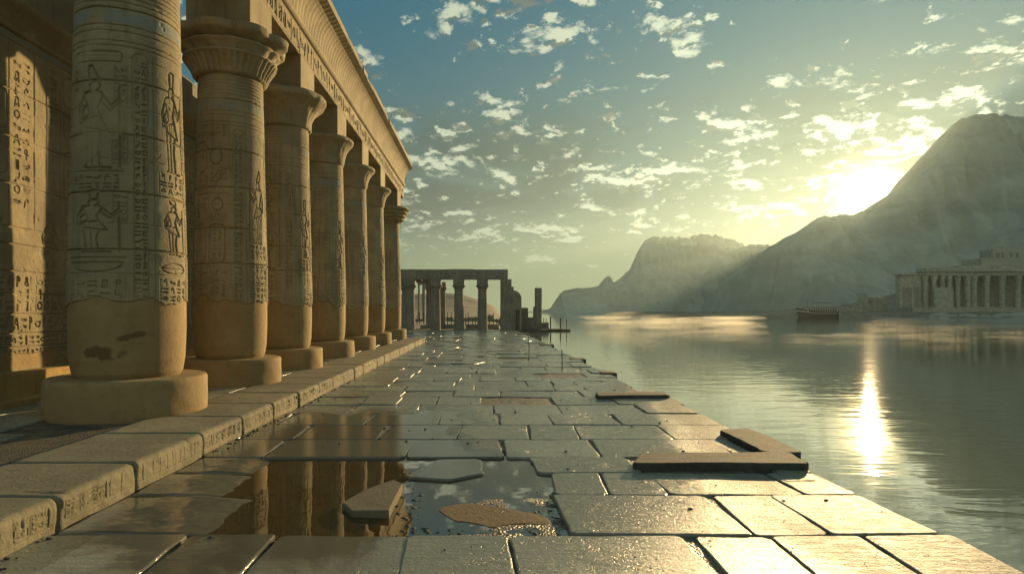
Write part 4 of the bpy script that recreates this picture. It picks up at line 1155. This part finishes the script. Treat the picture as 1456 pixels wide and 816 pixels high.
def mountain(name, prof, D, depth_front, depth_back, seed, mat, nx_=420, ny_=90, base=-3.):
    """ridge line prof in photo pixels at distance D; cliffs down to the water in front, long slope behind"""
    px = np.array([p[0] for p in prof], float); py = np.array([p[1] for p in prof], float)
    xs = np.linspace((px[0] - 690) / F * D, (px[-1] - 690) / F * D, nx_)
    ridge = np.interp(xs, (px - 690) / F * D, EYE + (443 - py) / F * D)
    u = xs / 60.
    ridge = ridge + (fbm(u * 4, u * 0, 6, seed, .6) - .5) * np.minimum(24., ridge * .09)
    v = np.concatenate([np.linspace(-1, 0, int(ny_ * .7)), np.linspace(0, 1, int(ny_ * .3))[1:]])
    X, V = np.meshgrid(xs, v); Rg = np.broadcast_to(ridge, X.shape)
    n = fbm(X / 90., V * 3, 5, seed + 1); n2 = fbm(X / 25., V * 9, 5, seed + 2)
    t = np.clip(-V + (n - .5) * .5 * np.clip(-V * 4, 0, 1), 0, 1)
    prf = np.interp(t, [0, .05, .22, .30, .45, .55, .8, 1.], [1., .97, .66, .60, .38, .30, .10, 0.])
    prf = np.where(V > 0, 1 - V ** 1.3, prf)
    Z = base + (Rg - base) * prf + (n2 - .5) * np.minimum(14., Rg * .12) * np.clip(np.abs(V) * 8, 0, 1) * (prf > .02)
    gul = np.abs(fbm(X / 55. + 3, V * 1.2 + X / 300., 5, seed + 6, .55) - .5) * 2
    Z = Z + (np.floor(Z / 38.) * 38. + 38. * np.clip((Z / 38. % 1) * 2.2 - .6, 0, 1) - Z) * .22 * (V < -.04) * (prf > .05)
    Z = np.where(V > 0, np.minimum(Z, Rg), Z)
    Yy = D + np.where(V < 0, V * depth_front, V * depth_back) + (n - .5) * 30 * (np.abs(V) > .05) + (1 - gul) ** 3 * depth_front * .07 * np.clip(-V * 6, 0, 1)
    return tag(grid(name, np.stack([X, Yy, Z], -1), mat), kind='structure')
far1 = [(700, 446), (760, 442), (790, 438), (835, 434), (900, 380), (915, 345), (925, 338), (960, 337), (985, 336), (1000, 333), (1020, 336), (1042, 341), (1062, 350), (1075, 375), (1100, 420), (1140, 446)]
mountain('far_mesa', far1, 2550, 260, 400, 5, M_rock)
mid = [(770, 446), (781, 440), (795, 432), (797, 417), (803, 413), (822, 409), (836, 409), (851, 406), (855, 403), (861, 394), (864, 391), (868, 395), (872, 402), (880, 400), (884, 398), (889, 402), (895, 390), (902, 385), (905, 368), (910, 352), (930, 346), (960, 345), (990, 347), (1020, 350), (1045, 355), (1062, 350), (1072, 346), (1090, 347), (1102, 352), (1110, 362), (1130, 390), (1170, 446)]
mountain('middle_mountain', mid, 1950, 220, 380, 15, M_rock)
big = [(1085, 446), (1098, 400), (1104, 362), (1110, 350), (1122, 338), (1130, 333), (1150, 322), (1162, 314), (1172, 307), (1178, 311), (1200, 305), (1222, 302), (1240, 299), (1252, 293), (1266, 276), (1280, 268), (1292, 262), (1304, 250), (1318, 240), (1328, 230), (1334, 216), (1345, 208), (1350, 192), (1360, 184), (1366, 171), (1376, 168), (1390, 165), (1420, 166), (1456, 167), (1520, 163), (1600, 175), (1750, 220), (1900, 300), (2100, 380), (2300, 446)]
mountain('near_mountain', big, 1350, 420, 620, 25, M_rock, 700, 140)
# right bank with its ruins
def fn_right(X, Y):
    sh = 250 + 9 * (fbm(X * .02, X * 0, 4, 95) - .5) * 2 - np.clip((X - 150) * .6, 0, 16) + np.clip((165 - X) * .9, 0, 45)
    t = Y - sh
    z = np.where(t > 0, np.clip(t * .10, 0, 1.6) + (fbm(X * .08, Y * .08, 4, 96) - .5) * 1.2, -1.5)
    hill = 26 * np.exp(-((X - 300) / 75.) ** 2 - ((Y - 345) / 40.) ** 2)
    left = np.clip((X - 128) * .12, -1.5, 1)
    return np.where(t > 0, np.minimum(z, z * .5 + left), z) + np.where(t > 40, hill, 0)
land('right_bank', 95, 620, 215, 640, fn_right, M_bank, 220, 160)

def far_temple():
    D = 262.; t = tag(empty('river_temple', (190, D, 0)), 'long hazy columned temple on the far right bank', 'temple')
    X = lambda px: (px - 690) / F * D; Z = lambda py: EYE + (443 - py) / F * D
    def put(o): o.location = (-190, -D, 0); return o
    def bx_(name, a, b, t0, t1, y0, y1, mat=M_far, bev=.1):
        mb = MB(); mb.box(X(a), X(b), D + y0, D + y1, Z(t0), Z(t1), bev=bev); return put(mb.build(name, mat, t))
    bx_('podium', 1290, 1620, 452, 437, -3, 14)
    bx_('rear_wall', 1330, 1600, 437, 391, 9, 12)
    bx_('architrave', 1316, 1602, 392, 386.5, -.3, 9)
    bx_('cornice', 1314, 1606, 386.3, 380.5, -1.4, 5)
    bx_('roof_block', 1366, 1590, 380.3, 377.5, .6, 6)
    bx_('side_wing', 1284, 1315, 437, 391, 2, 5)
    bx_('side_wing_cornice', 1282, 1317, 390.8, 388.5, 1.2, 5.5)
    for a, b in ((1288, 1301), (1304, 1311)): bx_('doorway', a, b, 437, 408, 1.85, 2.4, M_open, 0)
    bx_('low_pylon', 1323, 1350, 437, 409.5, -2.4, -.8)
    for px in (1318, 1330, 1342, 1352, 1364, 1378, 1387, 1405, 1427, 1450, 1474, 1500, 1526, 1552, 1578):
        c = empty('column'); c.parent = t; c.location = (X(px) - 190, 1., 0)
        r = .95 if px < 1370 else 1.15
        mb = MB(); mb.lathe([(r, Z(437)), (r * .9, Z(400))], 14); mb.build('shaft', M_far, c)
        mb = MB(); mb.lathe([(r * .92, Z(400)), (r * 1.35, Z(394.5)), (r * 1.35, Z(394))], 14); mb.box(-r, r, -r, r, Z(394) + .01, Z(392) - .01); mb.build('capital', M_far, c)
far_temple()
def upper_temple():
    D = 330.; X = lambda px: (px - 690) / F * D; Z = lambda py: EYE + (443 - py) / F * D
    t = tag(empty('hill_building', (X(1440), D, Z(372))), 'small hazy building with dark openings above the far temple roof at the right edge', 'building')
    ox, oz = X(1440), Z(372)
    mb = MB(); mb.box(X(1395) - ox, X(1600) - ox, 0, 14, Z(377) - oz - 6, Z(367) - oz, bev=.1); mb.build('terrace_wall', M_far, t)
    mb = MB(); mb.box(X(1418) - ox, X(1580) - ox, 3, 12, Z(367) - oz, Z(353) - oz, bev=.1); mb.box(X(1434) - ox, X(1460) - ox, 3.3, 10, Z(353) - oz + .01, Z(350) - oz, bev=.05); mb.build('wall', M_far, t)
    for a, b in ((1423, 1428), (1431.5, 1434), (1443, 1446), (1452, 1455), (1470, 1475)):
        mb = MB(); mb.box(X(a) - ox, X(b) - ox, 2.8, 2.995, Z(366) - oz, Z(359) - oz); mb.build('opening', M_open, t)
upper_temple()
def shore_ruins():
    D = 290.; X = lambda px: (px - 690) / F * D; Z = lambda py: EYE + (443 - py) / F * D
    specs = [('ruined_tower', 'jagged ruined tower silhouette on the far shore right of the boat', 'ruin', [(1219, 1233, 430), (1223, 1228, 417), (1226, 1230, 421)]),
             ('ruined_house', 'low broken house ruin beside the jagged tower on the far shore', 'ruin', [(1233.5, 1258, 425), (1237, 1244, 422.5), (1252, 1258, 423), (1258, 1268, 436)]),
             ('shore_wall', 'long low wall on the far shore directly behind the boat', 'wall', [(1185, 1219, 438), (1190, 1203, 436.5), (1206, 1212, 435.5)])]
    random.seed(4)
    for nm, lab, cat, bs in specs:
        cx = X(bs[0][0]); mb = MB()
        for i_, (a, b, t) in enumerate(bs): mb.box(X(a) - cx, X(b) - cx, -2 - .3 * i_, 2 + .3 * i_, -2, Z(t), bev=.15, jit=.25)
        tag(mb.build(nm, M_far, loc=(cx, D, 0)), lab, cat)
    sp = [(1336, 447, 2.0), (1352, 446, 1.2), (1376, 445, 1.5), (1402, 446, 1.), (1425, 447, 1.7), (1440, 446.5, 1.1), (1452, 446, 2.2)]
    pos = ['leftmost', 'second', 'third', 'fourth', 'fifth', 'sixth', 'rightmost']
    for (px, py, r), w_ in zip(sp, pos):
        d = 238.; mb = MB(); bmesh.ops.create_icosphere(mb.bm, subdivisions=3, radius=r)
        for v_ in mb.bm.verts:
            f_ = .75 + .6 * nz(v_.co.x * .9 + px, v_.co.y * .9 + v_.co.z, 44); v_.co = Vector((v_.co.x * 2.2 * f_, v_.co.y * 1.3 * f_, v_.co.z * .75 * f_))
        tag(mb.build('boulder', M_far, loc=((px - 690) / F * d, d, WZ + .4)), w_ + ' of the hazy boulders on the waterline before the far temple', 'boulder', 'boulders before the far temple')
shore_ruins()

# behind the kiosk: a gateway, a low wall and stakes
def behind():
    D = 120.; X = lambda px: (px - 690) / F * D; Z = lambda py: EYE + (443 - py) / F * D
    g_ = tag(empty('ruined_gateway', (X(601), D, 0)), 'small ruined stone gateway seen through the left opening of the kiosk', 'ruin')
    for a, b in ((594.5, 597), (600.5, 604.5)):
        mb = MB(); mb.box(X(a) - X(601), X(b) - X(601), -.4, .4, -.3, Z(405), bev=.04, jit=.03); mb.build('jamb', M_ruin, g_)
    mb = MB(); mb.box(X(594) - X(601), X(605) - X(601), -.45, .45, Z(405) + .01, Z(401.5), bev=.04, jit=.03); mb.build('lintel', M_ruin, g_)
    mb = MB(); random.seed(31); x = X(575)
    while x < X(716):
        x1 = x + random.uniform(1, 3); mb.box(x, x1, D + 8, D + 9, -.3, random.choice((.5, .9, 1.3, .7)), bev=.05, jit=.05); x = x1 + .01
    tag(mb.build('ruined_wall', M_ruin), 'low broken wall running behind the kiosk, seen between its columns', 'wall')
    for i_ in range(26):
        px = 588 + i_ * 4.9 + random.uniform(-1, 1); d = 96 + random.uniform(-3, 3)
        mb = MB(); mb.tube((0, 0, -.3), (random.uniform(-.05, .05), 0, random.uniform(1.0, 2.1)), .07, .05, 6)
        tag(mb.build('wooden_stake', M_wood, loc=((px - 690) / F * d, d, 0)), 'one of the thin upright stakes in a line behind the kiosk columns', 'stake', 'stakes standing behind the kiosk')
behind()

# ------------------------------------------------------------------ boat
def boat():
    D = 250.; cx = (1163 - 690) / F * D
    b = tag(empty('passenger_boat', (cx, D, WZ)), 'two-decked passenger boat with striped hull far out on the calm river', 'boat')
    M_hull = simple('dark_hull', (.012, .013, .012), .5, .2, .5, 0); M_wh = simple('white_paint', (.45, .45, .38), .5, .1, .5, 0); M_red = simple('red_lead', (.04, .025, .02), .6, .2, .5, 0)
    L = 14.2
    n = 24; st = np.linspace(0, 1, n)
    def hull(z0f, z1f, inset=0.):
        Pp = []
        for s_ in (-1, 1):
            pass
        rings = []
        for t in st:
            x = -L / 2 + t * L
            bw = 1.9 * min(1, (t / .30 + .02) ** .55) * (1 - .12 * max(0, (t - .8) / .2))
            rise = 1.0 * max(0, 1 - t / .45) ** 1.6
            z0 = z0f(t, rise); z1 = z1f(t, rise); sh = -1.0 * max(0, 1 - t / .2) * (z1 / 2.4)
            rings.append([(x + sh, -bw * (.80 + .08 * z0) + inset, z0), (x + sh * 1.0, -bw - inset, z1), (x + sh, bw + inset, z1), (x + sh, bw * (.80 + .08 * z0) - inset, z0)])
        return rings
    def build(name, rings, mat):
        mb = MB(); V = [[mb.bm.verts.new(p) for p in r] for r in rings]
        for a, c in zip(V, V[1:]):
            for i_ in range(4): mb.bm.faces.new((a[i_], a[(i_ + 1) % 4], c[(i_ + 1) % 4], c[i_]))
        mb.bm.faces.new(V[0]); mb.bm.faces.new(V[-1][::-1]); return mb.build(name, mat, b)
    build('keel_band', hull(lambda t, r: -.3, lambda t, r: .38 + r * .3), M_red)
    build('hull', hull(lambda t, r: .381 + r * .3, lambda t, r: 1.15 + r * .8), M_hull)
    build('white_strake', hull(lambda t, r: 1.151 + r * .8, lambda t, r: 1.42 + r * .9, .04), M_wh)
    build('bulwark', hull(lambda t, r: 1.421 + r * .9, lambda t, r: 1.95 + r * 1.0), M_hull)
    cab = MB(); cab.box(-4.6, 6.6, -1.5, 1.5, 1.5, 2.95); c_ = cab.build('cabin', M_wh, b)
    for i_ in range(12):
        mb = MB(); mb.box(-4.3 + i_ * .9, -3.72 + i_ * .9, -1.535, -1.503, 2.0, 2.65); mb.build('window', M_hull, c_)
    mb = MB(); mb.box(-5.2, 6.9, -1.8, 1.8, 2.955, 3.12); mb.build('upper_deck', M_hull, b)
    mb = MB()
    for s_ in (-1.72, 1.72):
        for i_ in range(16): mb.tube((-5.0 + i_ * .78, s_, 3.12), (-5.0 + i_ * .78, s_, 3.95), .035, n=6)
        mb.tube((-5.0, s_, 3.95), (6.7, s_, 3.95), .04, n=6); mb.tube((-5.0, s_, 3.55), (6.7, s_, 3.55), .03, n=6)
    mb.build('railing', M_wh, b)
    mb = MB(); mb.box(-1.2, 4.6, -1.6, 1.6, 4.45, 4.55)
    for x in (-1.1, 4.5):
        for s_ in (-1.5, 1.5): mb.tube((x, s_, 3.12), (x, s_, 4.46), .04, n=6)
    mb.build('awning', M_hull, b)
    mb = MB(); mb.tube((-3.9, 0, 3.1), (-3.9, 0, 5.6), .07, .04, 8); mb.build('mast', M_hull, b)
boat()
bpy.data.objects['passenger_boat'].scale = (1.05, 1.05, 1.30)

# ------------------------------------------------------------------ haze over the whole valley
def haze():
    mb = MB(); mb.box(-3600, 4400, -80, 4000, -4.2, 520)
    m = bpy.data.materials.new('haze'); m.use_nodes = True; nt = m.node_tree
    for n in list(nt.nodes): nt.nodes.remove(n)
    v = nt.nodes.new('ShaderNodeVolumePrincipled'); o = nt.nodes.new('ShaderNodeOutputMaterial')
    v.inputs['Color'].default_value = (.62, .82, .88, 1); v.inputs['Density'].default_value = .000050; v.inputs["Anisotropy"].default_value = .64
    nt.links.new(v.outputs[0], o.inputs['Volume'])
    tag(mb.build('haze', m), 'pale golden haze hanging over the river and mountains', 'haze', kind='stuff')
haze()
def mist():
    random.seed(12); mb = MB(); done = []
    for k in range(900):
        y = random.uniform(75, 260) if random.random() < .8 else random.uniform(45, 90)
        px = random.uniform(850, 1470); x = (px - 690) / F * y
        if y > 62 and 1070 < px < 1260: continue
        if y > 205: continue
        a = random.uniform(2.5, 7) * (y / 120); b = a * random.uniform(.35, .6); c = random.uniform(.25, .7) * (y / 150)
        if any(abs(x - q[0]) < a + q[2] and abs(y - q[1]) < b + q[3] for q in done): continue
        done.append((x, y, a, b))
        if len(done) > 110: break
        r = bmesh.ops.create_icosphere(mb.bm, subdivisions=2, radius=1.)
        for v_ in r['verts']:
            f_ = .65 + .7 * nz(v_.co.x * 1.6 + k, v_.co.y * 1.6 + v_.co.z * 1.3, 9)
            v_.co = Vector((x + v_.co.x * a * f_, y + v_.co.y * b * f_, WZ + .05 + (v_.co.z + 1) * .5 * c * 2 * f_))
    m = bpy.data.materials.new('mist'); m.use_nodes = True; nt = m.node_tree
    for n in list(nt.nodes): nt.nodes.remove(n)
    v = nt.nodes.new('ShaderNodeVolumePrincipled'); o = nt.nodes.new('ShaderNodeOutputMaterial')
    v.inputs['Color'].default_value = (.95, .93, .85, 1); v.inputs['Density'].default_value = .018; v.inputs['Anisotropy'].default_value = .5
    nt.links.new(v.outputs[0], o.inputs['Volume'])
    tag(mb.build('river_mist', m), 'thin wisps of golden mist rising off the far water', 'mist', kind='stuff')
mist()
